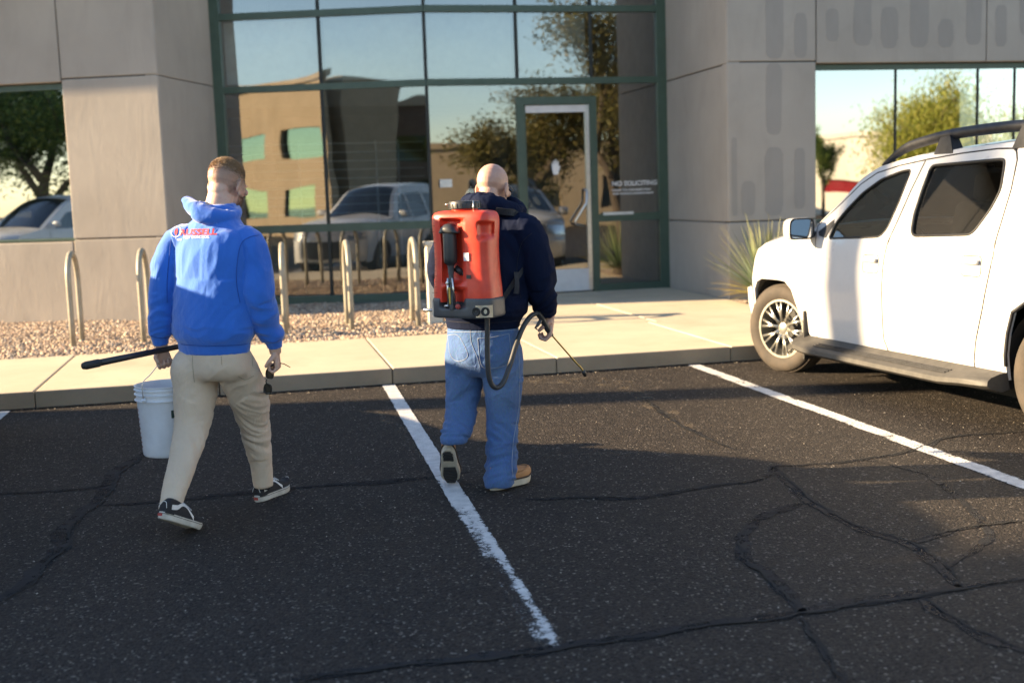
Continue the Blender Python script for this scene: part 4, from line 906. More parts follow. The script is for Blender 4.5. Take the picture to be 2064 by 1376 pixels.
VAN = dict(w=.93, belt=1.08, roofz=1.85, roofw=.78, taper=.3, tail=-3.7, axles=(0, -2.9), arch=.38, nose=(.62, .75),
  hood=[(.57, .90), (.4, 1.02), (.1, 1.09), (-.15, 1.14), (-.30, 1.17)], hcrown=[.05, .06, .06, .05, .05], hpush=[.28, .25, .18, .1, .05],
  pillar=[(-.30, 1.17), (-.6, 1.40), (-.85, 1.58), (-1.1, 1.74), (-1.25, 1.80)], roof=[(-1.25, 1.80), (-1.6, 1.86), (-2.4, 1.88), (-3.2, 1.87), (-3.75, 1.83)],
  rear=[(-3.9, 1.2), (-3.92, .8), (-3.90, .40)], win=[[(-.62, 1.16), (-1.02, 1.52), (-1.45, 1.60), (-1.52, 1.14)]],
  seams=[[(-.5, .35), (-.48, 1.1)], [(-1.6, .32), (-1.6, 1.66)], [(-2.6, .35), (-2.6, 1.7)]], handles=(-1.4, -1.75))
car('delivery_van', 'white delivery van with plain side panels parked far along the kerb past the crossover', (-12.95, 8.6, 0), R(0), 'van_paint', VAN, cat='van')
# ================================================================== across the lot: what the glass mirrors
def mirrored(px, py, dist, P, n):
    d = ray(px, py).normalized(); v = CAMP+d*dist; return v-n*(2*((v-P).dot(n)))
def tree(name, label, loc, H, rad, trunk_h, cols, nleaf, seed, weep=0., group='trees across the parking lot', lsize=.065, lean=0., flat=.7):
    t = thing(name, label, 'tree', loc, 0, group); rr = random.Random(seed); rn = np.random.default_rng(seed)
    tb = MB(); tips = []
    def branch(p, d, L, r, depth):
        pts = [p]; n_ = 5; q = p.copy(); dd = d.copy()
        for i in range(n_):
            dd = (dd+Vector((rr.uniform(-.25, .25), rr.uniform(-.25, .25), rr.uniform(-.1, .18)))).normalized(); q = q+dd*(L/n_); pts.append(q.copy())
        tb.tube(pts, [r*(1-.5*i/n_) for i in range(n_+1)], 7 if depth < 2 else 5)
        if depth >= 1: tips.extend(pts[2:])
        if depth < 3:
            for k in range(rr.choice((2, 3)) if depth else 4):
                a = rr.uniform(0, 2*math.pi); sp = rr.uniform(.5, 1.0)
                nd = (dd+Vector((math.cos(a)*sp, math.sin(a)*sp, rr.uniform(-.1, .5)))).normalized(); branch(pts[rr.randint(3, n_)], nd, L*rr.uniform(.6, .8), r*.5, depth+1)
    branch(Vector((0, 0, -.1)), Vector((lean, .05, 1)).normalized(), trunk_h, .05*H*.5, 0)
    tips_ = np.array([tuple(p) for p in tips]); c = tips_.mean(0)
    sc = np.array([rad/max(1e-3, np.abs(tips_[:, 0]-c[0]).max()), rad/max(1e-3, np.abs(tips_[:, 1]-c[1]).max())])
    V0 = np.array([tuple(v) for v in tb.v]); zt = tips_[:, 2].max(); k = (H-.4)/zt
    wgt = np.clip((V0[:, 2]*k-trunk_h*.5)/(H*.3), 0, 1)[:, None]
    V0[:, :2] = V0[:, :2]*(1-wgt)+(V0[:, :2]*np.minimum(sc, 2.2))*wgt; V0[:, 2] *= k; tb.v = [Vector(v) for v in V0]
    tb.build('trunk', 'bark', t, True)
    w2 = np.clip((tips_[:, 2]*k-trunk_h*.5)/(H*.3), 0, 1)[:, None]; tips_[:, :2] = tips_[:, :2]*(1-w2)+tips_[:, :2]*np.minimum(sc, 2.2)*w2; tips_[:, 2] *= k
    B = tips_[rn.integers(0, len(tips_), nleaf)]; o = rn.normal(0, .28*rad/2.2, (nleaf, 3)); o[:, 2] *= flat
    Pc = B+o
    if weep: Pc[:, 2] -= weep*rn.uniform(0, 1, nleaf)**1.5*(.5+np.hypot(Pc[:, 0], Pc[:, 1])/rad)
    Pc = Pc[Pc[:, 2] > .9]; nleaf = len(Pc)
    a = rn.normal(0, 1, (nleaf, 3)); a[:, 2] = a[:, 2]*.5-weep*1.2; a /= np.linalg.norm(a, axis=1)[:, None]; b = np.cross(a, rn.normal(0, 1, (nleaf, 3))); b /= np.linalg.norm(b, axis=1)[:, None]
    s = rn.uniform(.6, 1.3, (nleaf, 1))*lsize
    V = np.stack([Pc-a*s, Pc+b*s*.35, Pc+a*s, Pc-b*s*.35], 1).reshape(-1, 3); F = np.arange(4*nleaf).reshape(-1, 4)
    me = rawmesh('crown', V, F); ca = me.color_attributes.new('col', 'FLOAT_COLOR', 'POINT'); C = np.array(cols)[rn.integers(0, len(cols), nleaf)]*rn.uniform(.7, 1.25, (nleaf, 1))
    ca.data.foreach_set('color', np.repeat(np.concatenate([C, np.ones((nleaf, 1))], 1), 4, 0).astype(np.float32).ravel())
    link('crown', me, 'leaf', t); return t
def block(name, label, base, depth, h, mat, wins, wmat='teal_glass', parapet=.25, trim=None):
    """building from two front corners (real-world ground points), running back by depth; windows (u0, u1, z0, z1) on the front"""
    a, b = (Vector((p.x, p.y, 0)) for p in base); d = (b-a).normalized(); n = Vector((d.y, -d.x, 0)); L = (b-a).length
    if n.dot(Vector((1, 15, 0))-a) < 0: n = -n
    t = thing(name, label, 'building', a); o = Vector((0, 0, 0)); M = Matrix(((d.x, n.x, 0), (d.y, n.y, 0), (0, 0, 1)))
    def bx(nm, m_, s0, s1, z0, z1, f, th, parent=t):
        c = d*((s0+s1)/2)+n*(f-th/2); return MB().box((c.x, c.y, (z0+z1)/2), (s1-s0, th, z1-z0), M).build(nm, m_, parent)
    zs = sorted({0, h, *[w[2] for w in wins], *[w[3] for w in wins]}); 
    for z0, z1 in zip(zs, zs[1:]):             # front wall in bands, with openings left free
        cuts = sorted([(w[0]*L, w[1]*L) for w in wins if w[2] <= z0 and w[3] >= z1]); s = 0
        for c0, c1 in cuts+[(L, L)]:
            if c0-s > .01: bx('wall', mat, s, c0, z0, z1, 0, .3)
            s = c1
    bx('wall', mat, 0, L, 0, h-.01, -.9, depth)
    for u0, u1, z0, z1 in wins: bx('window', wmat, u0*L, u1*L, z0, z1, -.15, .04)
    bx('parapet', trim or mat, -.1, L+.1, h, h+parapet, .12, .5)
    return t
def lookback(px, P, n, Q, nw):
    """where the mirrored line of sight through a pixel meets a real upright plane"""
    c = CAMP-n*(2*((CAMP-P).dot(n))); d = ray(px, 470); d = d-n*(2*d.dot(n)); return c+d*((Q-c).dot(nw)/d.dot(nw))
# two-storey tan block, mirrored by the left bays
nw = Vector((-.42, .91, 0)).normalized(); Q = mirrored(668, 470, 50, GA, nG)
p = [lookback(x, GA, nG, Q, nw) for x in (455, 668)]
block('tan_office_block', 'two-storey tan office block with teal window bands across the lot', (p[0], p[1]), 3, 6.6, 'tan_stucco', [(.12, .48, 3.5, 4.7), (.62, .95, 3.5, 4.7), (.15, .45, .9, 2.2), (.6, .9, .9, 2.2)], trim='tan_stucco')
nw2 = Vector((.55, .83, 0)).normalized(); Q2 = mirrored(700, 470, 54, GA, nG); p = [lookback(x, GA, nG, Q2, nw2) for x in (690, 905)]
block('shaded_office_side', 'shaded side of the tan office block, shade put into brown walls, teal window band', (p[0], p[1]), 12, 5.9, 'brown_shade_stucco', [(.10, .30, 3.3, 4.5), (.38, .98, 3.2, 4.3), (.3, .9, .9, 2.2)], trim='tan_stucco')  # stands for the tan block's shaded side; the shade is in the wall colour
p = [mirrored(x, 470, dd, KB, nB) for x, dd in ((860, 58), (1300, 60))]
block('tan_shop_building', 'low tan stucco building with dark windows behind the mesquite trees', (p[0], p[1]), 12, 3.9, 'tan_stucco', [(.52, .60, 1.0, 1.9), (.36, .41, 1.0, 2.4), (.8, .88, 1.0, 2.2)], 'dark_gasket')
p = [mirrored(x, 430, dd, WR, nB) for x, dd in ((1560, 66), (2000, 66))]
block('white_warehouse', 'long low white warehouse with red shuttered windows across the lot', (p[0], p[1]), 15, 4.0, 'white_stucco', [(.02, .20, 1.1, 1.75), (.24, .42, 1.1, 1.75), (.46, .64, 1.1, 1.75)], 'red_paint')
MESQ = [(.12, .115, .03), (.17, .145, .04), (.08, .08, .025), (.22, .18, .06)]; PALO = [(.32, .34, .06), (.40, .38, .09), (.24, .28, .05)]; GRN = [(.09, .15, .04), (.13, .19, .05), (.19, .23, .05), (.06, .10, .03)]
def at(px, dist, P, n): v = mirrored(px, 480, dist, P, n); return (v.x, v.y, 0)
tree('mesquite_tree', 'spreading mesquite tree with dark forked trunk facing the door', at(1070, 33, KB, nB), 4.9, 2.5, 1.5, MESQ, 26000, 11, lean=.25)
tree('mesquite_tree', 'tall mesquite tree with upright crown facing the side light of the door', at(1262, 30, KB, nB), 6.4, 2.3, 2.0, MESQ+[(.17, .16, .05)], 26000, 12)
tree('palo_verde_tree', 'weeping yellow-green palo verde tree mirrored in the windows behind the truck', at(1950, 44, WR, nB), 5.6, 3.4, 2.2, PALO, 36000, 13, weep=1.9)
tree('shade_tree', 'dense green shade tree mirrored in the ribbon window near the bike racks', at(90, 33, CA, nA), 5.4, 2.6, 1.6, GRN, 26000, 14)
tree('shade_tree', 'broad green shade tree behind the van, with a low crown', at(-120, 40, CA, nA), 6.0, 3.2, 1.8, GRN, 26000, 15)
tree('cypress_tree', 'slim dark cypress beside the white warehouse', at(1664, 62, WR, nB), 4.8, .8, 1.0, GRN, 9000, 17, flat=1.2)
# unseen tall block, added only to lay shade over the near asphalt
nb = thing('added_shade_block', 'unseen four-storey block added to shade the near asphalt, out past the fan palm', 'building', (-47, 9.2, 0))
MB().box((0, 0, 8.2), (10, 10, 16.4)).build('wall', 'stucco', nb); MB().box((0, 0, 16.5), (10.4, 10.4, .3)).build('parapet', 'brown_shade_stucco', nb)
for fz in range(4):
    for k in range(2): MB().box((5.02, -2.3+4.6*k, 2.4+4*fz), (.1, 2.6, 1.8)).build('window', 'teal_glass', nb)
# fan palm in the strip at the far left: the shadow of its trunk crosses the lot and the truck door
pl = thing('fan_palm', 'tall fan palm with thick trunk in the gravel strip beyond the van', 'tree', (-15.2, 12.5, .1))
tz = np.linspace(-.1, 9.2, 40); MB().tube([(0.05*math.sin(z), .04*math.cos(z*.7), z) for z in tz], [.30-.008*z+(.018 if k % 2 else 0)+.10*math.exp(-z*2) for k, z in enumerate(tz)], 16).build('trunk', 'bark', pl, True)
leafmat('palm_green', (.06, .10, .03), (.08, .13, .04), (.13, .15, .05))
fr_ = MB()
for k in range(16): a = R(-75+10*k); fr_.add([(.7, 0, 0), (.7+.9*math.cos(a)*.95, .9*math.sin(a)-.05, -.12), (.7+1.0*math.cos(a), 1.0*math.sin(a), -.30), (.7+.9*math.cos(a)*.95, .9*math.sin(a)+.05, -.12)], [(0, 1, 2, 3)])
fr_.tube([(0, 0, 0), (.4, 0, .05), (.7, 0, 0)], [.03, .02, .015], 5); fme = fr_.me('frond'); fme.materials.append(MATS['palm_green'])
for k in range(34): inst('frond', fme, pl, (0, 0, 9.2), (rnd.uniform(-.3, .3), R(rnd.uniform(-70, 35)), k*2.399))
# ================================================================== people
def hv(a): return Vector((math.sin(a), math.cos(a), 0)), Vector((math.cos(a), -math.sin(a), 0))   # heading, right hand side
def loft(mb, rows, seg=28, sub=4, p=2.):
    """rows of (centre, U, V): smooth closed skin through ellipses with half axes U and V"""
    A = catmull([(*c, *u, *v) for c, u, v in rows], sub); n = len(A); vs = []
    for r_ in A:
        c, u, v = Vector(r_[:3]), Vector(r_[3:6]), Vector(r_[6:])
        for k in range(seg):
            t = 2*math.pi*k/seg; ct, st = math.cos(t), math.sin(t); e = 2/p
            vs.append(c+u*math.copysign(abs(ct)**e, ct)+v*math.copysign(abs(st)**e, st))
    fs = [(i*seg+k, i*seg+(k+1) % seg, (i+1)*seg+(k+1) % seg, (i+1)*seg+k) for i in range(n-1) for k in range(seg)]
    return mb.add(vs, fs+[tuple(range(seg))[::-1], tuple((n-1)*seg+k for k in range(seg))])
def limb(mb, pts, seg=20, sub=4):
    """pts: (Vector, radius)"""
    P = catmull([(*p, r_) for p, r_ in pts], sub)
    return mb.tube([Vector(q_[:3]) for q_ in P], [q_[3] for q_ in P], seg)
def leg(mb, pts, h, rt, seg=32):
    """trouser leg: oval at the seat, round below"""
    p0, r0_ = pts[0]; pts = [(p0+Vector((0, 0, .07)), r0_*.72)]+list(pts); n = len(pts); k = [1.2, 1.26, 1.18, 1.06]+[1.]*n
    return loft(mb, [(p, rt*r_*.99, h*r_*k[i]) for i, (p, r_) in enumerate(pts)], seg, 5)
def blob(mb, M, c, r_, rot=None, seg=16):
    pr = [(max(1e-3, math.sin(t)), -math.cos(t)) for t in np.linspace(.05, math.pi-.05, 11)]
    S = Matrix.Diagonal((*r_, 1)); T_ = Matrix.Translation(c) @ (rot.to_4x4() if rot else Matrix.Identity(4)) @ S
    return mb.lathe(pr, seg, M @ T_)
def fuse(mb, voxel, smooth=4):
    me = mb.me('fuse'); o = bpy.data.objects.new('fuse', me); COL.objects.link(o)
    m = o.modifiers.new('r', 'REMESH'); m.mode = 'VOXEL'; m.voxel_size = voxel; m.adaptivity = 0
    if smooth: s_ = o.modifiers.new('s', 'SMOOTH'); s_.factor = .5; s_.iterations = smooth
    dg = bpy.context.evaluated_depsgraph_get(); out = bpy.data.meshes.new_from_object(o.evaluated_get(dg))
    bpy.data.objects.remove(o); bpy.data.meshes.remove(me); out.materials.clear(); return out
def relax(me, c, rad, it):
    """melt ledges round a point"""
    co, _ = getv(me); e = np.empty(len(me.edges)*2, dtype=np.int32); me.edges.foreach_get('vertices', e); e = e.reshape(-1, 2); deg = np.bincount(e.ravel(), minlength=len(co))[:, None]
    w = np.clip(1.6-np.abs(co[:, 2]-c.z)/rad*1.6, 0, 1)[:, None]
    for _ in range(it):
        s_ = np.stack([np.bincount(e[:, 0], co[e[:, 1], k], len(co))+np.bincount(e[:, 1], co[e[:, 0], k], len(co)) for k in range(3)], 1)/deg; co = co+(s_-co)*w*.7
    setv(me, co)
def getv(me):
    co = np.empty(len(me.vertices)*3); me.vertices.foreach_get('co', co); n = np.empty(len(me.vertices)*3); me.vertex_normals.foreach_get('vector', n)
    return co.reshape(-1, 3), n.reshape(-1, 3)
def setv(me, co): me.vertices.foreach_set('co', co.astype(np.float32).ravel()); me.update()
def folds(me, bones, seed=0):
    """bones: (A, B, reach, along_freq, around_freq, amp0, amp1, slant) - wrinkles across each bone, stronger towards either end"""
    co, n = getv(me); best = np.full(len(co), 1e9); disp = np.zeros(len(co))
    for k, (A, B, reach, fa, fp, a0, a1, sl_) in enumerate(bones):
        A, B = np.array(A), np.array(B); d = B-A; L = np.linalg.norm(d); d = d/L; rel = co-A; t = rel@d; tc = np.clip(t, 0, L); pr = rel-tc[:, None]*d; dist = np.linalg.norm(pr, axis=1)/reach
        ax = np.cross(d, [.3, .5, .8]); ax /= np.linalg.norm(ax); ay = np.cross(d, ax); u, v = pr@ax, pr@ay
        al = t+sl_*u+.03*vnoise(np.stack([u*9, v*9, t*6], 1), seed+k)
        q_ = np.stack([al*fa, u*fp, v*fp], 1)
        w = 1-2*np.abs(vnoise(q_, seed+10*k+1)); w2 = 1-2*np.abs(vnoise(q_*1.9+7, seed+10*k+2))
        f_ = (w*.7+w2*.3)*(a0+(a1-a0)*np.clip(tc/L, 0, 1))
        m_ = dist < best; disp[m_] = f_[m_]; best[m_] = dist[m_]
    # blur the seams between bones
    e = np.empty(len(me.edges)*2, dtype=np.int32); me.edges.foreach_get('vertices', e); e = e.reshape(-1, 2)
    deg = np.bincount(e.ravel(), minlength=len(co))
    for _ in range(1):
        s_ = np.bincount(e[:, 0], disp[e[:, 1]], len(co))+np.bincount(e[:, 1], disp[e[:, 0]], len(co)); disp = .5*disp+.5*s_/np.maximum(deg, 1)
    setv(me, co+n*disp[:, None])
def attr(me, name, val): a = me.attributes.new(name, 'FLOAT', 'POINT'); a.data.foreach_set('value', np.asarray(val, np.float32))
def headmat(c, yaw, pitch, roll=0, s=1.):
    return Matrix.Translation(c) @ Matrix.Rotation(-yaw, 4, 'Z') @ Matrix.Rotation(-pitch, 4, 'X') @ Matrix.Rotation(roll, 4, 'Y') @ Matrix.Scale(s, 4)
def head(mb, M, chest):
    blob(mb, M, (0, -.014, .038), (.077, .100, .086), seg=28); blob(mb, M, (0, .03, .0), (.070, .072, .085), seg=24); blob(mb, M, (0, .038, -.055), (.058, .060, .062), seg=20)
    blob(mb, M, (0, .064, -.096), (.033, .034, .026)); blob(mb, M, (0, .088, .020), (.052, .018, .013)); blob(mb, M, (0, .108, -.022), (.013, .017, .026)); blob(mb, M, (0, .116, -.036), (.018, .014, .010))
    blob(mb, M, (0, .092, -.060), (.024, .012, .011)); blob(mb, M, (0, -.055, -.035), (.052, .045, .05), seg=20)
    for s_ in (-1, 1):
        rot = Matrix.Rotation(R(-12), 3, 'X') @ Matrix.Rotation(s_*R(24), 3, 'Z')
        blob(mb, M, (s_*.080, -.012, -.006), (.009, .021, .034), rot); blob(mb, M, (s_*.078, .0, -.036), (.008, .010, .013)); blob(mb, M, (s_*.045, .078, -.012), (.022, .020, .018))
    nk = M @ Vector((0, -.03, -.05)); nb = M @ Vector((0, -.035, -.09)); limb(mb, [(nk, .064), (nb, .065), ((nb+chest)/2, .067), (chest, .078)], 22)
def hand(mb, W, d, pn, th, curl=(60, 75, 45), s=1., spread=0., thumb=(.55, .55, .65)):
    d = d.normalized(); pn = (pn-d*pn.dot(d)).normalized(); ac = d.cross(pn).normalized()*th            # ac: towards the thumb side
    loft(mb, [(W-d*.02, ac*.026*s, pn*.020*s), (W+d*.02*s, ac*.030*s, pn*.018*s), (W+d*.06*s, ac*.040*s, pn*.016*s), (W+d*.092*s, ac*.041*s, pn*.0135*s)], 18, 3, 2.6)
    tips = []
    for k, (o, L) in enumerate(((.032, .070), (.011, .078), (-.011, .073), (-.031, .058))):
        p = W+d*(.088*s)+ac*(o*s); a = 0; pts = [(p-d*.012, .0095*s), (p, .0095*s)]; ln = (L*.44, L*.32, L*.26)
        for j in range(3):
            a += R(curl[j]+3*k); v = d*math.cos(a)+pn*math.sin(a)+ac*(spread*o*4); p = p+v*ln[j]*s; pts.append((p.copy(), (.0092, .0086, .0070)[j]*s))
        P_ = [q_[0] for q_ in pts]; mb.tube(P_+[P_[-1]+(P_[-1]-P_[-2]).normalized()*.005*s], [q_[1] for q_ in pts]+[.003*s], 10); tips.append(P_[-1])
    b = W+d*.022*s+ac*.026*s+pn*.006; v = (d*thumb[0]+ac*thumb[1]+pn*thumb[2]).normalized(); m_ = b+v*.042*s; e = m_+(d*.7+pn*.6-ac*.15).normalized()*.032*s
    mb.tube([b-v*.01, b, m_, e, e+(e-m_).normalized()*.006], [.014*s, .0145*s, .0115*s, .0095*s, .004*s], 12); return tips
def shoe_mats(c, yaw, pitch, L=.30, lift=0.):
    """c: where the sole meets the ground: heel (pitch 0) or toe"""
    return Matrix.Translation(c) @ Matrix.Rotation(-yaw, 4, 'Z') @ Matrix.Rotation(-pitch, 4, 'X')
def outline(L, w, n=40, grow=0.):
    P = []
    for k in range(n):
        t = 2*math.pi*k/n; y = L/2+(L/2+grow)*math.sin(t); u = max(0, min(1, y/L))
        hw_ = np.interp(u, [0, .04, .15, .35, .5, .7, .85, .95, 1], [.45, .62, .74, .72, .78, 1., .94, .66, .40])*w
        P.append((math.copysign((abs(math.cos(t))**.55), math.cos(t))*(hw_+grow), y))
    return P
def shoe(root, name, M, L, w, sole_h, mat_u, mat_s, prof, label=None, mirror=1):
    t = bpy.data.objects.new(name, None); COL.objects.link(t); t.parent = root; off = worldoff(root); t.matrix_local = Matrix.Translation(-off) @ M
    o0, o1 = outline(L, w, 40, .002), outline(L, w, 40, -.002); n = 40; vs = []
    for z, o in ((0, o1), (.004, o0), (sole_h*.55, o0), (sole_h, o0), (sole_h+.002, outline(L, w, 40, -.008))):
        vs += [(x*mirror, y, z+.035*max(0, (y/L-.80)/.2)**2*(1 if z < sole_h*2 else 1)) for x, y in o]
    MB().add(vs, [(i*n+k, i*n+(k+1) % n, (i+1)*n+(k+1) % n, (i+1)*n+k) for i in range(4) for k in range(n)]+[tuple(range(n))[::-1], tuple(4*n+k for k in range(n))]).build('sole', mat_s, t, angle=40)
    up = MB(); rows = []
    seg = 20; A = catmull(prof, 4); vs = []
    for y, hw_, hh in A:
        for k in range(seg+1):
            a = math.pi*k/seg; c, s_ = math.cos(a), math.sin(a)
            vs.append((hw_*math.copysign(abs(c)**.75, c)*mirror*(1-.12*s_), y, sole_h-.004+.03*max(0, (y/L-.80)/.2)**2+hh*abs(s_)**.8))
    m_ = len(A); up.add(vs, [(i*(seg+1)+k, i*(seg+1)+k+1, (i+1)*(seg+1)+k+1, (i+1)*(seg+1)+k) for i in range(m_-1) for k in range(seg)]+[tuple(range(seg+1)), tuple((m_-1)*(seg+1)+k for k in range(seg+1))]).build('upper', mat_u, t, True)
    def surf(y, a):                         # point on the upper, a degrees from the right side over the top
        y_, hw_, hh = [np.interp(y, A[:, 0], A[:, j]) for j in range(3)]; c, s_ = math.cos(R(a)), math.sin(R(a))
        return Vector((hw_*math.copysign(abs(c)**.75, c)*mirror*(1-.12*s_)*1.02, y, sole_h-.003+.03*max(0, (y/L-.80)/.2)**2+hh*abs(s_)**.8*1.02))
    return t, surf
def widen(me, k):
    me.transform(Matrix.Diagonal((k, 1, 1, 1))); return me
def lettering(parent, bvh, mes, mat, O, rt, h, up=Vector((0, 0, 1)), name='lettering'):
    """flat letters laid onto cloth: each point is dropped along h until it meets the garment"""
    for me in mes:
        for v in me.vertices:
            p = O+rt*v.co.x+up*v.co.y-h*.6; hit_ = bvh.ray_cast(p, h, 1.5)
            v.co = (hit_[0]-h*.0035) if hit_[0] else p+h*.6
        link(name, me, mat, parent, world=True)
def flatstrip(name, P, w, th, up, mat, parent):
    """a webbing strap: flat band through points, 'up' is its face normal at each point"""
    P = spline(P, 6); n = len(P); U = [Vector(u) for u in catmull([tuple(u) for u in up], 6)]; vs = []
    for i in range(n):
        t = (P[min(i+1, n-1)]-P[max(i-1, 0)]).normalized(); a = t.cross(U[i]).normalized(); b = a.cross(t)
        vs += [P[i]+a*x*w/2+b*y*th/2 for x, y in ((-1, -1), (1, -1), (1, 1), (-1, 1))]
    return MB().add(vs, [(4*i+k, 4*i+(k+1) % 4, 4*i+4+(k+1) % 4, 4*i+4+k) for i in range(n-1) for k in range(4)]+[(0, 1, 2, 3), tuple(4*n-4+k for k in range(4))]).build(name, mat, parent, world=True)
ROT90 = Matrix.Rotation(math.pi/2, 4, 'X')

# ------------------------------------------------------------------ the man in the blue hoodie
Y1 = 6.05
def J1(x, y, dy=0.): return YP(x, y, Y1+dy)
h1, rt1 = hv(R(43)); UPV = Vector((0, 0, 1))
man1 = thing('person', 'walking man in royal blue hoodie, khaki trousers and black canvas sneakers', 'person', (-.17, 6.05, 0))
def ring(c, rx, ry, h=h1, rt=rt1): return (c, rt*rx, h*ry)
LA1 = [(J1(356, 489, .09), .070), (J1(338, 530, .09), .077), (J1(332, 575, .08), .070), (J1(326, 628, .08), .062), (J1(325, 662, .09), .055), (J1(323, 682, .09), .043), (J1(325, 694, .095), .038)]
RA1 = [(J1(503, 490, -.09), .073), (J1(514, 536, -.1), .082), (J1(518, 588, -.12), .083), (J1(531, 638, -.10), .070), (J1(546, 670, -.08), .057), (J1(552, 688, -.07), .041), (J1(554, 701, -.065), .037)]
LL1 = [(J1(392, 735, .04), .104), (J1(395, 785, .03), .102), (J1(390, 845, .0), .090), (J1(377, 905, -.1), .078), (J1(360, 962, -.2), .066), (J1(347, 1006, -.27), .056), (J1(342, 1034, -.30), .053)]
RL1 = [(J1(473, 735, -.04), .098), (J1(497, 790, .05), .098), (J1(511, 848, .15), .078), (J1(521, 905, .2), .064), (J1(528, 950, .22), .053), (J1(531, 980, .23), .050)]
# body under the clothes, with head, neck and hands
bm1 = MB(); HM1 = headmat(J1(457, 374, .10), R(36), R(16), R(3), 1.06)
chest = J1(436, 440, .04); head(bm1, HM1, chest)
loft(bm1, [ring(J1(433, 735, 0), .16, .11), ring(J1(431, 650, 0), .165, .10), ring(J1(430, 560, 0), .175, .105), ring(J1(431, 490, .01), .17, .10), ring(J1(434, 455, .03), .12, .09)])
for A in (LA1, RA1): limb(bm1, [(p, r_*.55) for p, r_ in A[:-1]]+[(A[-1][0], .031), (A[-1][0]+(A[-1][0]-A[-2][0]).normalized()*.03, .028)], 16)
for A in (LL1, RL1): limb(bm1, [(p, r_*.66) for p, r_ in A], 16)
WL, WR_ = J1(326, 698, .10), J1(555, 706, -.06)
hand(bm1, WL, Vector((.06, .12, -1)), rt1*.9-h1*.45, 1, (62, 78, 50)); hand(bm1, WR_, Vector((.10, .05, -1)), -rt1*.8-h1*.55, -1, (58, 80, 55))
body1 = fuse(bm1, .0042, 3); co, n_ = getv(body1); loc = (np.c_[co, np.ones(len(co))] @ np.array(HM1.inverted()).T)[:, :3]
inhead = (np.abs(loc) < .2).all(1); fade = np.clip((loc[:, 2]+.045+.25*np.clip(loc[:, 1], -.1, .1))/.10, 0, 1)*(loc[:, 1] < .072-.25*np.clip(loc[:, 2], 0, 1))
beard = ((loc[:, 2] < -.035) & (loc[:, 2] > -.13) & (loc[:, 1] > .025))*.9
attr(body1, 'stubble', np.where(inhead, np.maximum(fade*.95, beard), 0)); body1.shade_smooth(); link('body', body1, 'skin_fair', man1, world=True)
for s_ in (-1, 1): e = MB(); blob(e, HM1, (s_*.032, .074, .003), (.012, .012, .012)); e.build('eye', 'print_white', man1, True, True)
# cropped hair and beard: short strands growing from the scalp
def hair(parent, bvh, M, n, seed, region, length, cols, w=.0007):
    rr = np.random.default_rng(seed); V = []; C = []; c0 = M @ Vector((0, .0, .0)); Mi = M.inverted(); k = 0
    while k < n:
        v = Vector(rr.normal(0, 1, 3)).normalized(); hit_ = bvh.ray_cast(c0+(M.to_3x3() @ v).normalized()*.3, -(M.to_3x3() @ v).normalized(), .4)
        if not hit_[0]: k += .1; continue
        l_ = Mi @ hit_[0]; g_ = region(l_)
        if g_ <= 0 or rr.random() > g_: k += .05; continue
        L = length(l_)*rr.uniform(.7, 1.2); nn = hit_[1]; comb = M.to_3x3() @ Vector((.15, .55 if l_.z > .05 else .1, .1 if l_.z > .05 else -.5))
        d = (nn+comb*.8+Vector(rr.normal(0, .22, 3))).normalized(); a = d.cross(Vector(rr.normal(0, 1, 3))).normalized()*w; p = hit_[0]-nn*.001; q_ = p+d*L*.6; e = q_+(d+comb*.5).normalized()*L*.5
        V += [p-a, p+a, q_+a*.8, q_-a*.8, e]; c = np.array(cols[rr.integers(0, len(cols))])*rr.uniform(.75, 1.25); C.append(c); k += 1
    V = np.array([tuple(v) for v in V]); m_ = len(C); b = 5*np.arange(m_)[:, None]
    F = np.concatenate([b+[0, 1, 2], b+[0, 2, 3], b+[3, 2, 4]]); me = rawmesh('hair', V, F); ca = me.color_attributes.new('col', 'FLOAT_COLOR', 'POINT')
    ca.data.foreach_set('color', np.repeat(np.c_[np.array(C), np.ones(m_)], 5, 0).astype(np.float32).ravel()); o = link('hair', me, 'hair', parent, world=True); return o
bv = BVHTree.FromPolygons([v.co.copy() for v in body1.vertices], [tuple(p.vertices) for p in body1.polygons])
_off = worldoff(man1); bvw = BVHTree.FromPolygons([v.co+_off for v in body1.vertices], [tuple(p.vertices) for p in body1.polygons])
hair(man1, bvw, HM1, 15000, 3, lambda l_: (1. if l_.z > .05 else max(0, (l_.z+.03)/.08)*.7)*(1 if l_.y < .075-.1*max(0, l_.z) else 0), lambda l_: .0025+.011*sm(l_.z, .03, .10), [(.33, .21, .11), (.24, .15, .078), (.40, .26, .14), (.19, .12, .062)])
o = hair(man1, bvw, HM1, 1500, 4, lambda l_: 1. if (-.135 < l_.z < -.038 and l_.y > .03) else 0, lambda l_: .010, [(.20, .09, .04), (.14, .065, .03)]); o.name = 'beard'
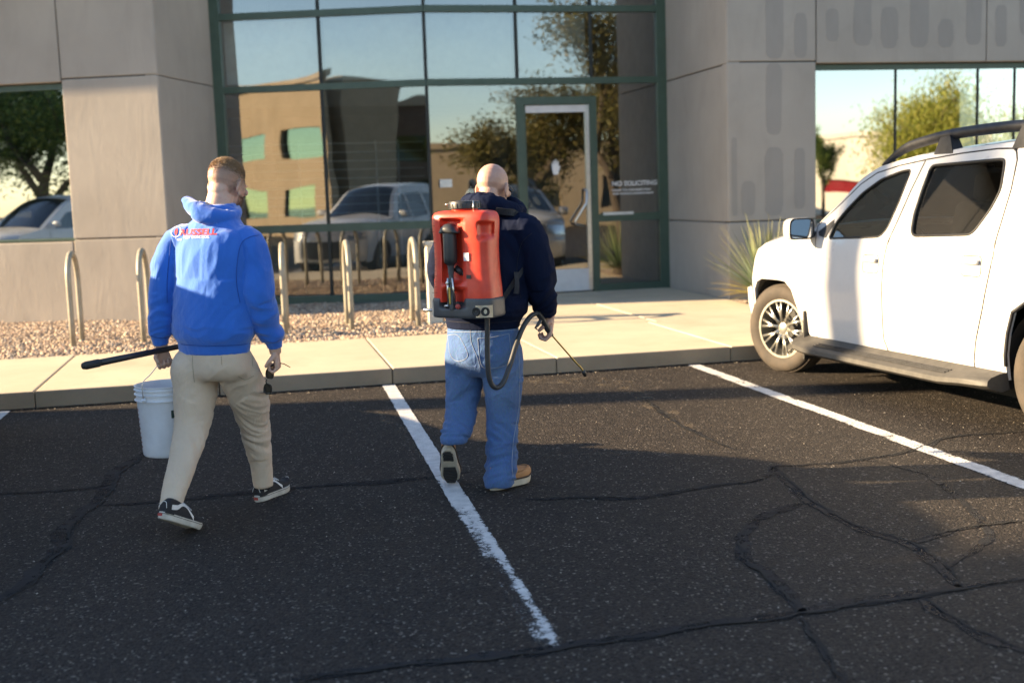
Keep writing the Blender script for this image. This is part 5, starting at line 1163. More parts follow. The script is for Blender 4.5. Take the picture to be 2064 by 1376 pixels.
# hoodie
hb = MB(); TZ = [(432, 709, 0, .203, .135), (432, 697, 0, .206, .139), (432, 688, 0, .212, .145), (431, 668, 0, .236, .166), (430, 620, 0, .232, .160), (430, 560, 0, .228, .152), (430, 510, .0, .222, .146), (431, 480, .01, .212, .134), (432, 462, .02, .180, .112), (434, 447, .025, .140, .100), (437, 432, .03, .105, .088), (442, 412, .05, .078, .076)]
loft(hb, [ring(J1(x, y, dy), a, b) for x, y, dy, a, b in TZ], 40)
for A in (LA1, RA1):
    A0 = A[0][0]; inn = J1(430, 470, 0); limb(hb, [(A0.lerp(inn, .45), .075), (A0, A[0][1])]+A[1:], 24)
HD = [(386, 418, .10, .016), (394, 423, .03, .019), (410, 427, -.02, .020), (435, 429, -.03, .020), (460, 431, -.02, .018), (475, 428, .0, .016), (480, 422, .07, .015), (470, 414, .13, .015), (430, 412, .17, .015), (398, 414, .15, .016)]
limb(hb, [(J1(x, y, dy), r_) for x, y, dy, r_ in HD+HD[:1]], 18)
limb(hb, [(J1(x, y, dy), r_) for x, y, dy, r_ in ((372, 402, .07, .014), (383, 411, .02, .032), (402, 426, -.04, .042), (428, 436, -.07, .040), (454, 438, -.065, .032), (473, 434, -.03, .024), (483, 426, .03, .012))], 20)
limb(hb, [(J1(x, y, dy), r_) for x, y, dy, r_ in ((390, 432, -.05, .016), (406, 441, -.08, .024), (432, 443, -.085, .022), (456, 437, -.07, .018))], 16)
hoodm = fuse(hb, .006, 5)
BT = lambda A, i, j: (A[i][0], A[j][0])
folds(hoodm, [(J1(432, 692), J1(431, 655), .24, 22, 9, .002, .007, .1), (J1(431, 655), J1(431, 560), .24, 9, 6, .006, .005, 1.2), (J1(431, 560), J1(431, 470), .24, 5, 13, .006, .008, 1.2),
  (LA1[0][0], LA1[2][0], .085, 9, 12, .005, .007, 1.1), (LA1[2][0], LA1[4][0], .075, 19, 9, .008, .013, .6), (LA1[4][0], LA1[6][0], .06, 40, 6, .008, .001, 0),
  (RA1[0][0], RA1[2][0], .09, 9, 12, .006, .008, -1.1), (RA1[2][0], RA1[4][0], .08, 18, 9, .009, .014, -.6), (RA1[4][0], RA1[6][0], .06, 40, 6, .008, .001, 0),
  (J1(375, 412, .03), J1(480, 416, -.02), .085, 12, 24, .007, .007, .5)], 21)
hoodm.shade_smooth(); bvh1 = BVHTree.FromPolygons([v.co.copy() for v in hoodm.vertices], [tuple(p.vertices) for p in hoodm.polygons])
hd1 = link('hoodie', hoodm, 'blue_fleece', man1, world=True)
O = J1(407, 472, -.0); hh_ = Vector((math.sin(CAM_YAW), math.cos(CAM_YAW), 0)); rr_ = Vector((hh_.y, -hh_.x, 0))
lettering(hd1, bvh1, [widen(textmesh('RUSSELL', .040, 0, 'CENTER', .0012), 1.42)], 'print_red', O, rr_, hh_)
lettering(hd1, bvh1, [widen(textmesh('PEST CONTROL', .0165, 0, 'CENTER', .0007), 1.25)], 'print_white', J1(405, 478.5), rr_, hh_)
E0 = J1(353, 467)
def ringmesh(r0_, r1_, n=28, sx=1., sy=1.): return MB().add([(r_*sx*math.cos(2*math.pi*k/n), r_*sy*math.sin(2*math.pi*k/n), 0) for r_ in (r0_, r1_) for k in range(n)], [(k, (k+1) % n, n+(k+1) % n, n+k) for k in range(n)]).me('emblem')
def quads(L): return MB().add([(x, y, 0) for q_ in L for x, y in ((q_[0], q_[1]), (q_[2], q_[1]), (q_[2], q_[3]), (q_[0], q_[3]))], [(4*k, 4*k+1, 4*k+2, 4*k+3) for k in range(len(L))]).me('emblem')
lettering(hd1, bvh1, [ringmesh(.024, .0275), quads([(-.036, -.0012, -.02, .0012), (.02, -.0012, .036, .0012), (-.0012, .02, .0012, .036), (-.0012, -.036, .0012, -.02)]), quads([(.006, -.043, .034, -.036)])], 'print_white', E0, rr_, hh_, name='emblem')
lettering(hd1, bvh1, [ringmesh(.0, .015, 20, .55, 1.15)], 'print_red', E0, rr_, hh_, name='emblem')
_bh = BVHTree.FromPolygons([v.co+_off for v in hoodm.vertices], [tuple(p.vertices) for p in hoodm.polygons])
# trousers
tb = MB(); loft(tb, [ring(J1(432, 698, 0), .196, .130), ring(J1(433, 720, 0), .206, .136), ring(J1(437, 745, 0), .205, .138), ring(J1(440, 762, .01), .16, .12)], 36)
for A in (LL1, RL1): leg(tb, A, h1, rt1)
trm = fuse(tb, .0065, 6); relax(trm, J1(437, 755), .17, 24)
folds(trm, [(J1(433, 705), J1(437, 755), .22, 20, 9, .002, .005, .6), (LL1[0][0], LL1[2][0], .11, 20, 8, .008, .006, 1.6), (LL1[2][0], LL1[4][0], .09, 14, 8, .007, .005, 1.5), (LL1[4][0], LL1[6][0], .07, 18, 8, .004, .004, .6),
  (RL1[0][0], RL1[2][0], .11, 20, 8, .007, .010, -1.4), (RL1[2][0], RL1[3][0], .09, 28, 7, .012, .008, -.7), (RL1[3][0], RL1[5][0], .07, 16, 8, .006, .005, .6)], 41)
trm.shade_smooth(); tr1 = link('trousers', trm, 'khaki_cotton', man1, world=True)
# back pocket seams
bvt = BVHTree.FromPolygons([v.co+_off for v in trm.vertices], [tuple(p.vertices) for p in trm.polygons])
def seam(parent, bvt_, pts, h, mat, rad=.0012, Y=Y1):
    P = []
    for p in spline([YP(x, y, Y-.35) for x, y in pts], 6):
        d = (p-CAMP).normalized(); hit_ = bvt_.ray_cast(p, d, 1.2)
        if hit_[0]: P.append(hit_[0]-d*.0012)
    if len(P) > 2: MB().tube(P, rad, 5).build('seam', mat, parent, True, True)
for L in ([(522, 474), (503, 478), (486, 492), (478, 530), (477, 570), (484, 610)], [(341, 690), (380, 695), (430, 697), (480, 695), (521, 689)], [(345, 478), (341, 520), (337, 570), (337, 610)], [(304, 676), (322, 681), (341, 679)], [(538, 689), (552, 690), (567, 684)]): seam(hd1, _bh, L, h1, 'blue_thread', .0016)
for L in ([(388, 716), (389, 745), (392, 770)], [(508, 716), (509, 738)], [(480, 758), (495, 765), (512, 757)], [(446, 718), (447, 735)]): seam(tr1, bvt, L, h1, 'stitch_tan')
# sneakers
PRF = [(.008, .026, .052), (.03, .033, .075), (.07, .036, .078), (.11, .039, .072), (.15, .042, .062), (.20, .045, .045), (.245, .043, .034), (.28, .032, .024), (.296, .014, .012)]
def sneaker(M, mirror, label=None):
    t, surf = shoe(man1, 'sneaker', M, .30, .052, .034, 'black_canvas', 'white_rubber', PRF, mirror=mirror)
    for a0 in (0, 180):                   # wavy side stripe on both flanks
        P = [surf(y, abs(a0-a)) for y, a in ((.035, 22), (.075, 30), (.11, 52), (.145, 48), (.175, 22), (.19, 8))]
        vs = []
        for y, a in catmull([(.030, 20), (.07, 26), (.105, 50), (.135, 52), (.165, 26), (.185, 10)], 5): vs += [surf(y, abs(a0-(a-9)))*1.0+Vector((.0015 if (a0 == 0) == (mirror > 0) else -.0015, 0, 0)), surf(y, abs(a0-(a+9)))+Vector((.0015 if (a0 == 0) == (mirror > 0) else -.0015, 0, .0008))]
        MB().add(vs, [(2*i, 2*i+1, 2*i+3, 2*i+2) for i in range(len(vs)//2-1)]).build('side_stripe', 'white_leather', t, True)
    MB().tube(spline([surf(.004, a) for a in (20, 60, 90, 120, 160)], 4), .0015, 5).build('heel_stitch', 'white_leather', t, True)
    for y in (.125, .142, .159, .176): MB().tube(spline([surf(y, a)+Vector((0, 0, .003)) for a in (55, 75, 90, 105, 125)], 3), .0028, 5).build('lace', 'white_leather', t, True)
    MB().box((0, -.0025, .019), (.026, .004, .013), bev=.0015).build('heel_tab', 'red_rubber', t)
    o0 = outline(.30, .052, 40, .0028); MB().tube([(x*mirror, y, .027+.035*max(0, (y/.30-.80)/.2)**2) for x, y in o0+o0[:1]], .0012, 4).build('foxing_line', 'black_rubber', t)
    return t
sneaker(shoe_mats(Vector((-.055, 6.245, .0)), R(35), 0), 1)
tp, yw, pt = Vector((-.335, 5.845, 0)), R(38), R(27)
Mb = Matrix.Translation(tp) @ Matrix.Rotation(-yw, 4, 'Z') @ Matrix.Translation((0, -.05, .006)) @ Matrix.Rotation(-pt, 4, 'X') @ Matrix.Translation((0, -.245, .0))
sneaker(Mb, -1)
MB().tube([LL1[-1][0]+Vector((0, 0, .05)), LL1[-1][0], Mb @ Vector((0, .045, .075))], [.045, .042, .036], 16).build('sock', 'black_canvas', man1, True, True)
MB().tube([RL1[-1][0]+Vector((0, 0, .05)), RL1[-1][0], Vector((-.055, 6.245, .09))+hv(R(35))[0]*.05], [.045, .04, .036], 16).build('sock', 'black_canvas', man1, True, True)
# what he carries: bucket, black rod, sunglasses
bc = YP(343, 912, 6.24); bk = thing('bucket', 'white plastic bucket hanging from the left hand of the man in blue', 'bucket', bc)
BH = .365; pr = [(.001, 0), (.128, 0), (.132, .006), (.134, .02), (.147, .285)]
for z in (.288, .318, .342): pr += [(.148, z), (.158, z+.002), (.158, z+.006), (.149, z+.009)]
pr += [(.150, BH-.008), (.156, BH-.004), (.156, BH), (.148, BH), (.145, BH-.01), (.143, .3), (.131, .02), (.001, .012)]
MB().lathe(pr, 56, caps=False).build('pail', 'bucket_plastic', bk, angle=40)
camr = Vector((math.cos(CAM_YAW), -math.sin(CAM_YAW), 0)); la_ = math.atan2(-.78, -.62)
lug = [Vector((.158*math.cos(a), .158*math.sin(a), .303)) for a in (la_, la_+math.pi)]
for L in lug: MB().lathe([(.001, -.006), (.012, -.006), (.012, .006), (.001, .006)], 14, Matrix.Translation(L) @ L.to_track_quat('Z', 'Y').to_matrix().to_4x4()).build('lug', 'bucket_plastic', bk)
gh = J1(326, 731, .11)-bc
MB().tube(spline([lug[0]*1.03, lug[0]*1.02+Vector((0, 0, .08)), lug[0]*.6+gh*.4+Vector((0, 0, .055)), gh+Vector((-.012, -.012, -.004)), gh+Vector((.012, .012, -.004)), lug[1]*.6+gh*.4+Vector((0, 0, .055)), lug[1]*1.02+Vector((0, 0, .08)), lug[1]*1.03], 8), .0024, 6).build('bail', 'steel', bk, True)
for k in range(9):
    a = la_-.52-.1; z = .05+.024*k; r_ = np.interp(z, [.02, .285], [.134, .147])+.0006
    MB().box((r_*math.cos(a), r_*math.sin(a), z), (.0016, .012, .006 if k % 2 else .012), Matrix.Rotation(a, 3, 'Z')).build('volume_mark', 'faded_red_print', bk)
a = la_+.98; MB().box((.1445*math.cos(a), .1445*math.sin(a), .225), (.003, .03, .04), Matrix.Rotation(a, 3, 'Z')).build('printed_label', 'green_print', bk)
rd_ = thing('inspection_rod', 'slim black rod with rounded tip held in the left hand above the bucket', 'rod', J1(334, 706, .07))
o_ = worldoff(rd_); e0, e1 = J1(366, 697, .16), J1(166, 738, -.30); dd = (e1-e0).normalized()
MB().tube([e0, e0.lerp(e1, .5), e1-dd*.10], [.0135, .0155, .0165], 14).build('shaft', 'pole_black', rd_, True, True); MB().tube([e1-dd*.10, e1-dd*.095, e1-dd*.02, e1-dd*.005, e1], [.017, .0195, .0195, .016, .004], 14).build('tip_sleeve', 'black_rubber', rd_, True, True)
sg = thing('sunglasses', 'dark tortoiseshell sunglasses dangling from the right hand of the man in blue', 'sunglasses', J1(545, 752, -.07))
def lens(px, py, dy, rx, rz_, tilt):
    c = J1(px, py, dy); M = Matrix.Translation(c) @ Matrix.Rotation(R(-30), 4, 'Z') @ Matrix.Rotation(tilt, 4, 'Y')
    o = soften([(-rx, -rz_*.7), (-rx*.6, -rz_), (rx*.7, -rz_), (rx, -rz_*.2), (rx*.8, rz_*.9), (-rx*.5, rz_), (-rx, rz_*.6)], .014); n = len(o)
    MB().add([M @ Vector((x, -.004*(1-(x/rx)**2), z)) for x, z in o], [tuple(range(n))]).build('lens', 'dark_lens', sg, world=True)
    MB().tube([M @ Vector((x, 0, z)) for x, z in o+o[:1]], .0030, 8).build('lens_rim', 'tortoise', sg, True, True); return M
Ma = lens(544, 753, -.07, .022, .024, R(8)); Mb_ = lens(540, 783, -.065, .022, .024, R(12))
MB().tube([J1(538, 764, -.07), J1(536, 768, -.072), J1(537, 773, -.068)], .0032, 8).build('bridge', 'tortoise', sg, True, True)
MB().tube([Ma @ Vector((-.016, 0, .022)), J1(545, 738, -.07), J1(560, 731, -.07), J1(572, 733, -.07), J1(585, 740, -.06)], [.004, .0035, .0026, .0024, .0022], 8).build('temple', 'tortoise', sg, True, True)
MB().tube([Mb_ @ Vector((-.018, 0, -.02)), J1(532, 790, -.03), J1(538, 794, .04), J1(556, 793, .06)], [.004, .0034, .0026, .0022], 8).build('temple', 'tortoise', sg, True, True)

# ------------------------------------------------------------------ the man with the sprayer
Y2 = 6.15
def J2(x, y, dy=0.): return YP(x, y, Y2+dy)
h2_, rt2_ = hv(R(40))
man2 = thing('person', 'bald man in navy hoodie, blue jeans and tan boots carrying a red tank', 'person', (1.2, 6.15, 0))
def ring2(c, rx, ry): return ring(c, rx, ry, h2_, rt2_)
RA2 = [(J2(1060, 463, -.12), .082), (J2(1077, 510, -.13), .088), (J2(1087, 558, -.12), .085), (J2(1093, 595, -.1), .072), (J2(1100, 620, -.07), .056), (J2(1104, 636, -.06), .046)]
LA2 = [(J2(908, 478, .15), .074), (J2(894, 518, .17), .075), (J2(890, 552, .2), .070), (J2(908, 585, .32), .058), (J2(928, 600, .40), .046)]
LL2 = [(J2(940, 705, .05), .106), (J2(938, 760, .08), .100), (J2(933, 805, .08), .088), (J2(927, 845, .03), .079), (J2(921, 868, -.02), .078), (J2(917, 880, -.035), .076), (J2(916, 890, -.04), .072)]
RL2 = [(J2(1010, 705, -.05), .106), (J2(1014, 770, -.03), .102), (J2(1014, 830, 0), .086), (J2(1012, 880, -.02), .080), (J2(1011, 925, -.04), .080), (J2(1008, 955, -.06), .082), (J2(1007, 977, -.065), .080)]
bm2 = MB(); HM2 = headmat(J2(994, 380, .09), R(36), R(12), R(1), 1.04); head(bm2, HM2, J2(989, 440, .05))
loft(bm2, [ring2(J2(974, 690, 0), .16, .12), ring2(J2(977, 600, 0), .17, .12), ring2(J2(980, 520, 0), .18, .12), ring2(J2(984, 475, .02), .17, .11), ring2(J2(990, 440, .04), .12, .09)])
for A in (RA2, LA2): limb(bm2, [(p, r_*.55) for p, r_ in A[:-1]]+[(A[-1][0], .032), (A[-1][0]+(A[-1][0]-A[-2][0]).normalized()*.02, .029)], 16)
for A in (LL2, RL2): limb(bm2, [(p, r_*.62) for p, r_ in A], 16)
hand(bm2, J2(1110, 641, -.055), Vector((-.10, -.02, -1)), -rt2_*.75-h2_*.4, -1, (42, 62, 40), 1.06, thumb=(.5, .5, .8)); hand(bm2, J2(932, 604, .42), Vector((.5, .5, -.5)), Vector((0, 0, -1)), -1, (50, 60, 40))
body2 = fuse(bm2, .0042, 3); co, n_ = getv(body2); loc = (np.c_[co, np.ones(len(co))] @ np.array(HM2.inverted()).T)[:, :3]
attr(body2, 'stubble', np.where((np.abs(loc) < .2).all(1), np.clip((loc[:, 2]+.05)/.08, 0, 1)*.16*(loc[:, 1] < .06), 0)); body2.shade_smooth(); link('body', body2, 'skin_ruddy', man2, world=True)
for s_ in (-1, 1): e = MB(); blob(e, HM2, (s_*.032, .074, .003), (.012, .012, .012)); e.build('eye', 'print_white', man2, True, True)
gl = bpy.data.objects.new('eyeglasses', None); COL.objects.link(gl); gl.parent = man2
for s_ in (-1, 1):
    MB().tube([HM2 @ Vector(p) for p in ((s_*.078, -.02, .012), (s_*.082, .02, .014), (s_*.074, .085, .012), (s_*.062, .112, .008))], .0028, 6).build('temple', 'black_plastic', gl, True, True)
    ov = [(s_*.034+.026*math.cos(t), .112-.012*abs(math.cos(t)), -.002+.019*math.sin(t)) for t in np.linspace(0, 2*math.pi, 20)]
    MB().tube([HM2 @ Vector(p) for p in ov], .0025, 6).build('rim', 'black_plastic', gl, True, True)
    MB().add([HM2 @ Vector(p) for p in ov[:-1]], [tuple(range(19))]).build('lens', 'dark_lens', gl, world=True)
hb = MB(); loft(hb, [ring2(J2(x, y, dy), a, b) for x, y, dy, a, b in [(974, 659, 0, .206, .155), (974, 649, 0, .210, .158), (975, 640, 0, .218, .166), (977, 622, 0, .240, .186), (978, 570, 0, .236, .182), (980, 520, 0, .234, .170), (984, 478, .02, .222, .150), (988, 450, .03, .180, .126), (992, 428, .04, .125, .100), (996, 408, .06, .085, .080)]], 40)
for A in (LA2, RA2): limb(hb, [(A[0][0].lerp(J2(984, 470, .02), .45), .08)]+A, 24)
HD = [(940, 413, .07, .036), (956, 408, -.02, .044), (978, 410, -.075, .047), (1004, 417, -.09, .046), (1030, 424, -.07, .042), (1046, 428, -.01, .036), (1046, 420, .08, .030), (1025, 405, .16, .028), (985, 398, .19, .028), (950, 402, .16, .032)]
limb(hb, [(J2(x, y, dy), r_) for x, y, dy, r_ in HD+HD[:1]], 18)
for x, y, dy, r_ in ((968, 400, .0, .040), (985, 402, -.03, .040), (1006, 408, -.04, .040), (952, 404, .04, .034)): blob(hb, Matrix.Identity(4), J2(x, y, dy), (r_, r_, r_*.85))
hm2 = fuse(hb, .006, 5)
folds(hm2, [(J2(975, 648), J2(977, 612), .25, 24, 8, .002, .011, .1), (J2(977, 612), J2(984, 480), .24, 9, 12, .011, .010, -1.1), (RA2[0][0], RA2[2][0], .09, 11, 11, .007, .010, .9), (RA2[2][0], RA2[4][0], .08, 24, 9, .013, .014, .4), (RA2[4][0], RA2[5][0], .06, 40, 6, .008, .003, 0),
  (LA2[0][0], LA2[2][0], .09, 11, 9, .007, .010, .9), (LA2[2][0], LA2[4][0], .08, 24, 8, .010, .010, .4), (J2(945, 412, .03), J2(1040, 424, -.04), .09, 16, 28, .008, .008, .4)], 61)
hm2.shade_smooth(); bvh2 = BVHTree.FromPolygons([v.co.copy() for v in hm2.vertices], [tuple(p.vertices) for p in hm2.polygons]); hd2 = link('hoodie', hm2, 'navy_fleece', man2, world=True)
tb = MB(); loft(tb, [ring2(J2(973, 652, 0), .198, .148), ring2(J2(974, 680, 0), .206, .156), ring2(J2(974, 712, 0), .208, .164), ring2(J2(975, 738, .01), .18, .145), ring2(J2(975, 754, .02), .10, .10)], 36)
for A in (LL2, RL2): leg(tb, A, h2_, rt2_)
jm = fuse(tb, .0065, 5); relax(jm, J2(975, 722), .17, 20)
folds(jm, [(J2(973, 655), J2(974, 730), .22, 16, 9, .002, .006, .6), (LL2[0][0], LL2[2][0], .11, 15, 9, .007, .010, 1.2), (LL2[2][0], LL2[4][0], .09, 22, 9, .011, .016, .7), (LL2[4][0], LL2[6][0], .085, 34, 8, .018, .008, .3),
  (RL2[0][0], RL2[2][0], .11, 13, 9, .007, .008, -1.2), (RL2[2][0], RL2[3][0], .09, 18, 9, .009, .013, -.8), (RL2[3][0], RL2[6][0], .085, 28, 8, .016, .013, .4)], 81)
co, n_ = getv(jm); wn = vnoise(co*np.array([9, 9, 4]), 5)
thl = np.zeros(len(co))
for A in (LL2, RL2):
    c = np.array(A[1][0])+np.array((-h2_*.09)); thl = np.maximum(thl, np.exp(-((co-c)**2 @ np.array([40, 40, 22.]))))
attr(jm, 'wear', np.clip(.25*wn+.55*thl+.05, 0, .8)); jm.shade_smooth(); _o2 = worldoff(man2)
jn = link('jeans', jm, 'denim', man2, world=True); bvj = BVHTree.FromPolygons([v.co+_o2 for v in jm.vertices], [tuple(p.vertices) for p in jm.polygons])
for L in ([(963, 682), (990, 680), (1026, 672)], [(963, 682), (970, 735), (992, 742), (1028, 728), (1026, 672)], [(900, 676), (918, 674), (928, 681)], [(902, 676), (908, 715), (924, 728), (943, 716), (928, 681)],
          [(948, 664), (950, 690), (962, 720), (968, 742)], [(1044, 670), (1046, 720), (1047, 770), (1046, 820), (1036, 880), (1032, 930), (1034, 960)], [(898, 668), (940, 669), (1000, 667), (1048, 664)]): seam(jn, bvj, L, h2_, 'stitch', .0014, Y2)
_bh2 = BVHTree.FromPolygons([v.co+_o2 for v in hm2.vertices], [tuple(p.vertices) for p in hm2.polygons])
for L in ([(1072, 470), (1053, 488), (1044, 520), (1042, 560), (1050, 600)], [(895, 646), (940, 650), (1000, 650), (1052, 645)], [(1083, 628), (1104, 634), (1126, 626)]): seam(hd2, _bh2, L, h2_, 'navy_thread', .0016, Y2)
PRB = [(.006, .032, .085), (.03, .038, .105), (.07, .040, .110), (.11, .042, .095), (.15, .046, .078), (.20, .050, .064), (.245, .049, .056), (.28, .038, .042), (.298, .018, .024)]
def boot(M, mirror):
    t, surf = shoe(man2, 'boot', M, .305, .056, .040, 'tan_leather', 'cream_sole', PRB, mirror=mirror)
    o0 = outline(.305, .056, 40, .004); MB().tube([(x*mirror, y, .040+.035*max(0, (y/.305-.80)/.2)**2) for x, y in o0+o0[:1]], .0045, 6).build('welt', 'brown_sole', t, True)
    MB().tube(spline([surf(y, a)+Vector((0, 0, .001)) for y, a in ((.17, 25), (.23, 40), (.268, 65), (.276, 90), (.268, 115), (.23, 140), (.17, 155))], 5), .0028, 6).build('toe_seam', 'tan_leather', t, True)
    MB().tube(spline([surf(.0065, 90)+Vector((0, -.002, .002)), surf(.0065, 90)+Vector((0, -.002, -.04)), Vector((0, -.001, .05))], 4), .0025, 6).build('heel_seam', 'tan_leather', t, True)
    for y0, y1, sx in ((.012, .105, .72), (.14, .285, .9)):              # black tread under heel and forefoot
        o1 = [(x*.80*mirror, y) for x, y in outline(.305, .056, 60, -.004) if y0 < y < y1]
        c = (sum(p[0] for p in o1)/len(o1), sum(p[1] for p in o1)/len(o1)); o1.sort(key=lambda p: math.atan2(p[1]-c[1], p[0]-c[0]))
        MB().prism(o1, -.004, .003).build('tread', 'black_rubber', t)
    for y in (.03, .055, .08, .16, .185, .21, .235, .26): MB().box((0, y, -.006), (.055, .009, .006), Matrix.Rotation(R(12), 3, 'Z')).build('tread_lug', 'black_rubber', t)
    return t
boot(shoe_mats(Vector((1.175, 6.045, .004)), R(56), 0), 1)
yw, pt = R(14), R(52)
boot(Matrix.Translation((1.005, 6.30, .0)) @ Matrix.Rotation(-yw, 4, 'Z') @ Matrix.Translation((0, .0, .012)) @ Matrix.Rotation(-pt, 4, 'X') @ Matrix.Translation((0, -.295, -.02)), -1)
# ------------------------------------------------------------------ the backpack sprayer
pc = J2(979, 560, 0)-h2_*.272+rt2_*.045; z0, z1 = YP(936, 638, pc.y).z, YP(937, 424, pc.y).z; HS = z1-z0
sp = thing('backpack_sprayer', 'red backpack sprayer tank with black pump, hose and brass wand on the bald man', 'sprayer', (pc.x, pc.y, z0), -R(40))
MS = sp.matrix_basis if False else Matrix.Translation((pc.x, pc.y, z0)) @ Matrix.Rotation(-R(40), 4, 'Z'); MSi = MS.inverted()
def ssect(rows, seg=96, p=4., sub=8):
    A = catmull(rows, sub); vs = []
    for z, rx, ry in A:
        for k in range(seg):
            t = 2*math.pi*k/seg; c, s_ = math.cos(t), math.sin(t); vs.append([rx*math.copysign(abs(c)**(2/p), c), ry*math.copysign(abs(s_)**(2/p), s_), z])
    n = len(A); return np.array(vs), [(i*seg+k, i*seg+(k+1) % seg, (i+1)*seg+(k+1) % seg, (i+1)*seg+k) for i in range(n-1) for k in range(seg)]+[tuple(range(seg))[::-1], tuple((n-1)*seg+k for k in range(seg))]
V, F = ssect([(.15*HS, .172, .104), (.25*HS, .171, .105), (.4*HS, .164, .102), (.6*HS, .160, .100), (.75*HS, .163, .101), (.88*HS, .168, .102), (.95*HS, .165, .098), (.985*HS, .150, .086), (1.0*HS, .115, .060)])
def step(x, a, b): t = np.clip((x-a)/(b-a), 0, 1); return t*t*(3-2*t)
bk_ = V[:, 1] < -.02; PX = -.036
m_ = step(.056-np.abs(V[:, 0]-PX), 0, .012)*step(V[:, 2], .30*HS, .36*HS)*(1-step(V[:, 2], .90*HS, .94*HS))*bk_; V[:, 1] += .045*m_
m_ = step(.060-np.abs(V[:, 0]-PX), 0, .02)*(1-step(V[:, 2], .24*HS, .30*HS))*bk_; V[:, 1] += .045*m_
m_ = step(V[:, 0], .115, .135)*step(V[:, 2], .72*HS, .78*HS)*(1-step(V[:, 2], .87*HS, .90*HS))*bk_; V[:, 1] += .03*m_; V[:, 0] -= .012*m_
m_ = step(.004-np.abs(V[:, 0]-.030), 0, .003)*step(V[:, 2], .93*HS, .95*HS)*bk_; V[:, 1] += .006*m_
mb = MB().add(V, F); tk_ = mb.build('tank', 'red_plastic', sp, angle=50)
V, F = ssect([(0, .166, .098), (.02*HS, .180, .112), (.12*HS, .180, .112), (.17*HS, .178, .110), (.19*HS, .170, .104)]); m_ = step(.075-np.abs(V[:, 0]-PX), 0, .02)*step(V[:, 2], .09*HS, .12*HS)*(V[:, 1] < -.02); V[:, 1] += .055*m_
MB().add(V, F).build('base', 'grey_plastic', sp, angle=50)
def arcplate(t0, t1, za, zb, off, mat, name, p=4.):
    vs = []; n = 12
    for z in (za, zb):
        for k in range(n+1):
            t = t0+(t1-t0)*k/n; c, s_ = math.cos(t), math.sin(t); vs.append(((.180+off)*math.copysign(abs(c)**.5, c), (.112+off)*math.copysign(abs(s_)**.5, s_), z))
    return MB().add(vs, [(k, k+1, n+1+k+1, n+1+k) for k in range(n)]).build(name, mat, sp, True)
arcplate(-1.25, -.35, .012*HS, .125*HS, .002, 'steel', 'steel_guard'); arcplate(-2.9, -2.35, .012*HS, .15*HS, .002, 'white_rubber', 'side_guard')
for x in (.105, .150):
    MB().lathe([(.006, -.004), (.021, -.004), (.023, .002), (.018, .006), (.016, .0), (.006, -.001)], 20, Matrix.Translation((x, -.112 if x < .12 else -.098, .068*HS)) @ Matrix.Rotation(math.pi/2, 4, 'X') @ Matrix.Rotation(0 if x < .12 else R(30), 4, 'Y')).build('hose_port', 'black_rubber', sp, True)
MB().lathe([(.001, 0), (.066, 0), (.066, .012), (.062, .014)], 32, Matrix.Translation((-.002, 0, HS-.004))).build('filler_neck', 'red_plastic', sp, True)
cp = MB().lathe([(.06, .0), (.082, .0), (.083, .026), (.078, .036), (.03, .040), (.001, .040)], 40, Matrix.Translation((-.002, 0, HS+.010))).build('filler_cap', 'black_plastic', sp, angle=40)
for k in range(20): a = 2*math.pi*k/20; MB().box((-.002+.083*math.cos(a), .083*math.sin(a), HS+.024), (.004, .008, .022), Matrix.Rotation(a, 3, 'Z')).build('cap_rib', 'black_plastic', cp)
MB().tube([(-.086, -.02, HS+.03), (-.10, -.024, HS+.034)], .004, 6).build('cap_pin', 'steel', sp, True); MB().tube([(.078, -.055, HS-.02), (.080, -.055, HS+.05)], .0035, 6).build('vent_pin', 'steel', sp, True)
py = -.104
MB().lathe([(.001, .50*HS), (.020, .50*HS), (.033, .525*HS), (.035, .56*HS), (.035, .80*HS), (.031, .83*HS), (.001, .84*HS)], 24, Matrix.Translation((PX, py, 0))).build('pump_grip', 'black_plastic', sp, angle=40)
o = MB(); rows = [(.80*HS, .056, .038), (.815*HS, .056, .040), (.845*HS, .044, .038), (.875*HS, .026, .026), (.885*HS, .010, .010)]; V, F = ssect(rows, 28, 2.4, 4); V[:, 2] -= .30*np.abs(V[:, 0])**1.6*(V[:, 2] < .84*HS); V[:, 0] += PX; V[:, 1] += py; o.add(V, F).build('pump_handle', 'black_plastic', sp, True)
MB().lathe([(.001, .40*HS), (.012, .40*HS), (.015, .43*HS), (.016, .48*HS), (.019, .50*HS), (.001, .505*HS)], 18, Matrix.Translation((PX, py, 0))).build('pump_neck', 'grey_plastic', sp, angle=40)
MB().lathe([(.001, .08*HS), (.017, .08*HS), (.018, .22*HS), (.013, .24*HS), (.013, .40*HS), (.001, .40*HS)], 18, Matrix.Translation((PX, py, 0))).build('pump_cylinder', 'grey_plastic', sp, angle=40)
for dx in (-.016, .017): MB().tube([(PX+dx, py-.010, .13*HS), (PX+dx, py-.012, .27*HS), (PX+dx*.8, py-.012, .38*HS)], .0055, 8).build('pump_rod', 'steel', sp, True)
MB().box((PX-.002, py-.019, .215*HS), (.012, .006, .085), bev=.003).build('sight_window', 'brass', sp); MB().lathe([(.004, 0), (.010, .0), (.010, .012), (.004, .014)], 6, Matrix.Translation((PX-.012, py-.012, .335*HS)) @ ROT90).build('clamp_nut', 'steel', sp)
MB().tube([(PX-.05, py+.03, .10*HS), (PX-.045, py+.0, .115*HS), (PX-.015, py-.015, .12*HS)], .007, 8).build('lever_link', 'steel', sp, True); MB().lathe([(.002, 0), (.013, 0), (.013, .012), (.002, .012)], 14, Matrix.Translation((PX+.042, py-.01, .115*HS)) @ ROT90).build('drain_knob', 'red_rubber', sp, True)
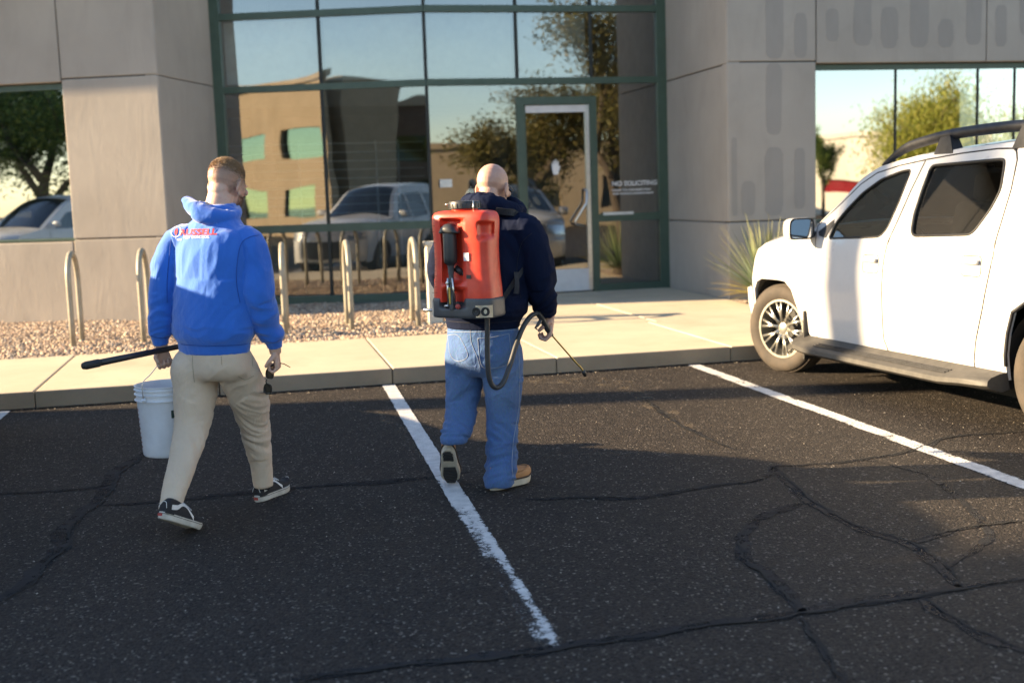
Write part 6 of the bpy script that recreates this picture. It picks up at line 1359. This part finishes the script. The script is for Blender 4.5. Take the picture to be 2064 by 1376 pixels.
MB().tube([(-.17, -.02, .055*HS), (-.22, -.03, .058*HS), (-.25, -.032, .06*HS)], [.007, .008, .011], 10).build('pump_lever', 'steel', sp, True)
MB().box((.056, -.1045, .575*HS), (.030, .0012, .041)).build('blank_sticker', 'sticker', sp); MB().box((.066, -.1055, .39*HS), (.026, .0015, .020)).build('dark_label', 'black_plastic', sp)
for k in range(13):
    z = (.24+.052*k)*HS; MB().box((-.138, -.0985-.0006*abs(k-6), z), (.022 if k % 3 else .032, .0012, .0016)).build('graduation_mark', 'brown_sole', tk_)
def L2S(p): return MSi @ p
HP = [(926, 546, -.285), (945, 558, -.31), (964, 578, -.335), (978, 606, -.345), (982, 640, -.34), (982, 700, -.325), (984, 748, -.315), (990, 773, -.30), (1001, 781, -.285), (1014, 771, -.265), (1027, 738, -.235), (1040, 696, -.20), (1054, 660, -.165), (1070, 637, -.135), (1083, 631, -.115)]
MB().tube(spline([L2S(J2(*q_)) for q_ in HP], 8), .0135*1., 12).build('hose', 'hose_rubber', sp, True)
MB().tube([L2S(J2(918, 540, -.275)), L2S(J2(932, 550, -.295))], .017, 12).build('hose_nut', 'black_plastic', sp, True); MB().tube([L2S(J2(937, 553, -.30)), L2S(J2(943, 557, -.308))], .0155, 12).build('hose_clip', 'steel', sp, True)
MB().tube(spline([L2S(J2(*q_)) for q_ in ((1083, 630, -.115), (1091, 640, -.105), (1098, 653, -.095), (1106, 667, -.085), (1113, 676, -.078))], 4), [.016]*12+[.014, .012, .011, .010, .009], 12).build('wand_grip', 'black_plastic', sp, True)
MB().tube([L2S(J2(*q_)) for q_ in ((1090, 645, -.12), (1084, 655, -.13), (1079, 661, -.135), (1083, 664, -.13))], [.010, .009, .006, .004], 8).build('trigger', 'grey_plastic', sp, True)
MB().tube(spline([L2S(J2(*q_)) for q_ in ((1112, 675, -.08), (1140, 707, -.03), (1164, 734, .01), (1171, 741, .025), (1177, 751, .035))], 5), .0046, 8).build('wand', 'brass', sp, True)
MB().tube([L2S(J2(*q_)) for q_ in ((1175, 747, .03), (1177, 751, .035), (1180, 757, .042))], [.009, .012, .009], 10).build('nozzle', 'black_plastic', sp, True)
bo = lambda v: Vector(v)
for nm, Pp in (('shoulder_strap', [(1000, 436, -.20), (1022, 430, -.165), (1042, 437, -.10), (1054, 452, .0), (1050, 480, .08)]), ('lower_strap', [(1000, 628, -.245), (1014, 606, -.23), (1034, 572, -.215), (1048, 545, -.17), (1054, 525, -.10)]), ('lower_strap', [(1040, 548, -.235), (1042, 575, -.245), (1040, 592, -.25)])):
    P = [J2(*q_) for q_ in Pp]; ax = J2(984, 540, .02)
    P2 = []
    for p in P:                               # lay the strap on the cloth
        hit_ = bvh2.find_nearest(p); P2.append(hit_[0]+(hit_[1] if hit_[1].dot(p-hit_[0]) >= 0 or True else hit_[1])*.006 if nm == 'shoulder_strap' or Pp[0][0] != 1040 else p)
    if nm == 'lower_strap' and Pp[0][0] == 1000: P2[0] = P[0]
    Nn = [bvh2.find_nearest(p)[1] for p in P2]
    s_ = flatstrip(nm, [L2S(p) for p in P2], .036 if nm == 'shoulder_strap' else .026, .004, [MSi.to_3x3() @ v for v in Nn], 'webbing', None); s_.parent = sp
MB().box(L2S(J2(1003, 615, -.245)), (.02, .012, .05), bev=.005).build('strap_buckle', 'black_plastic', sp)
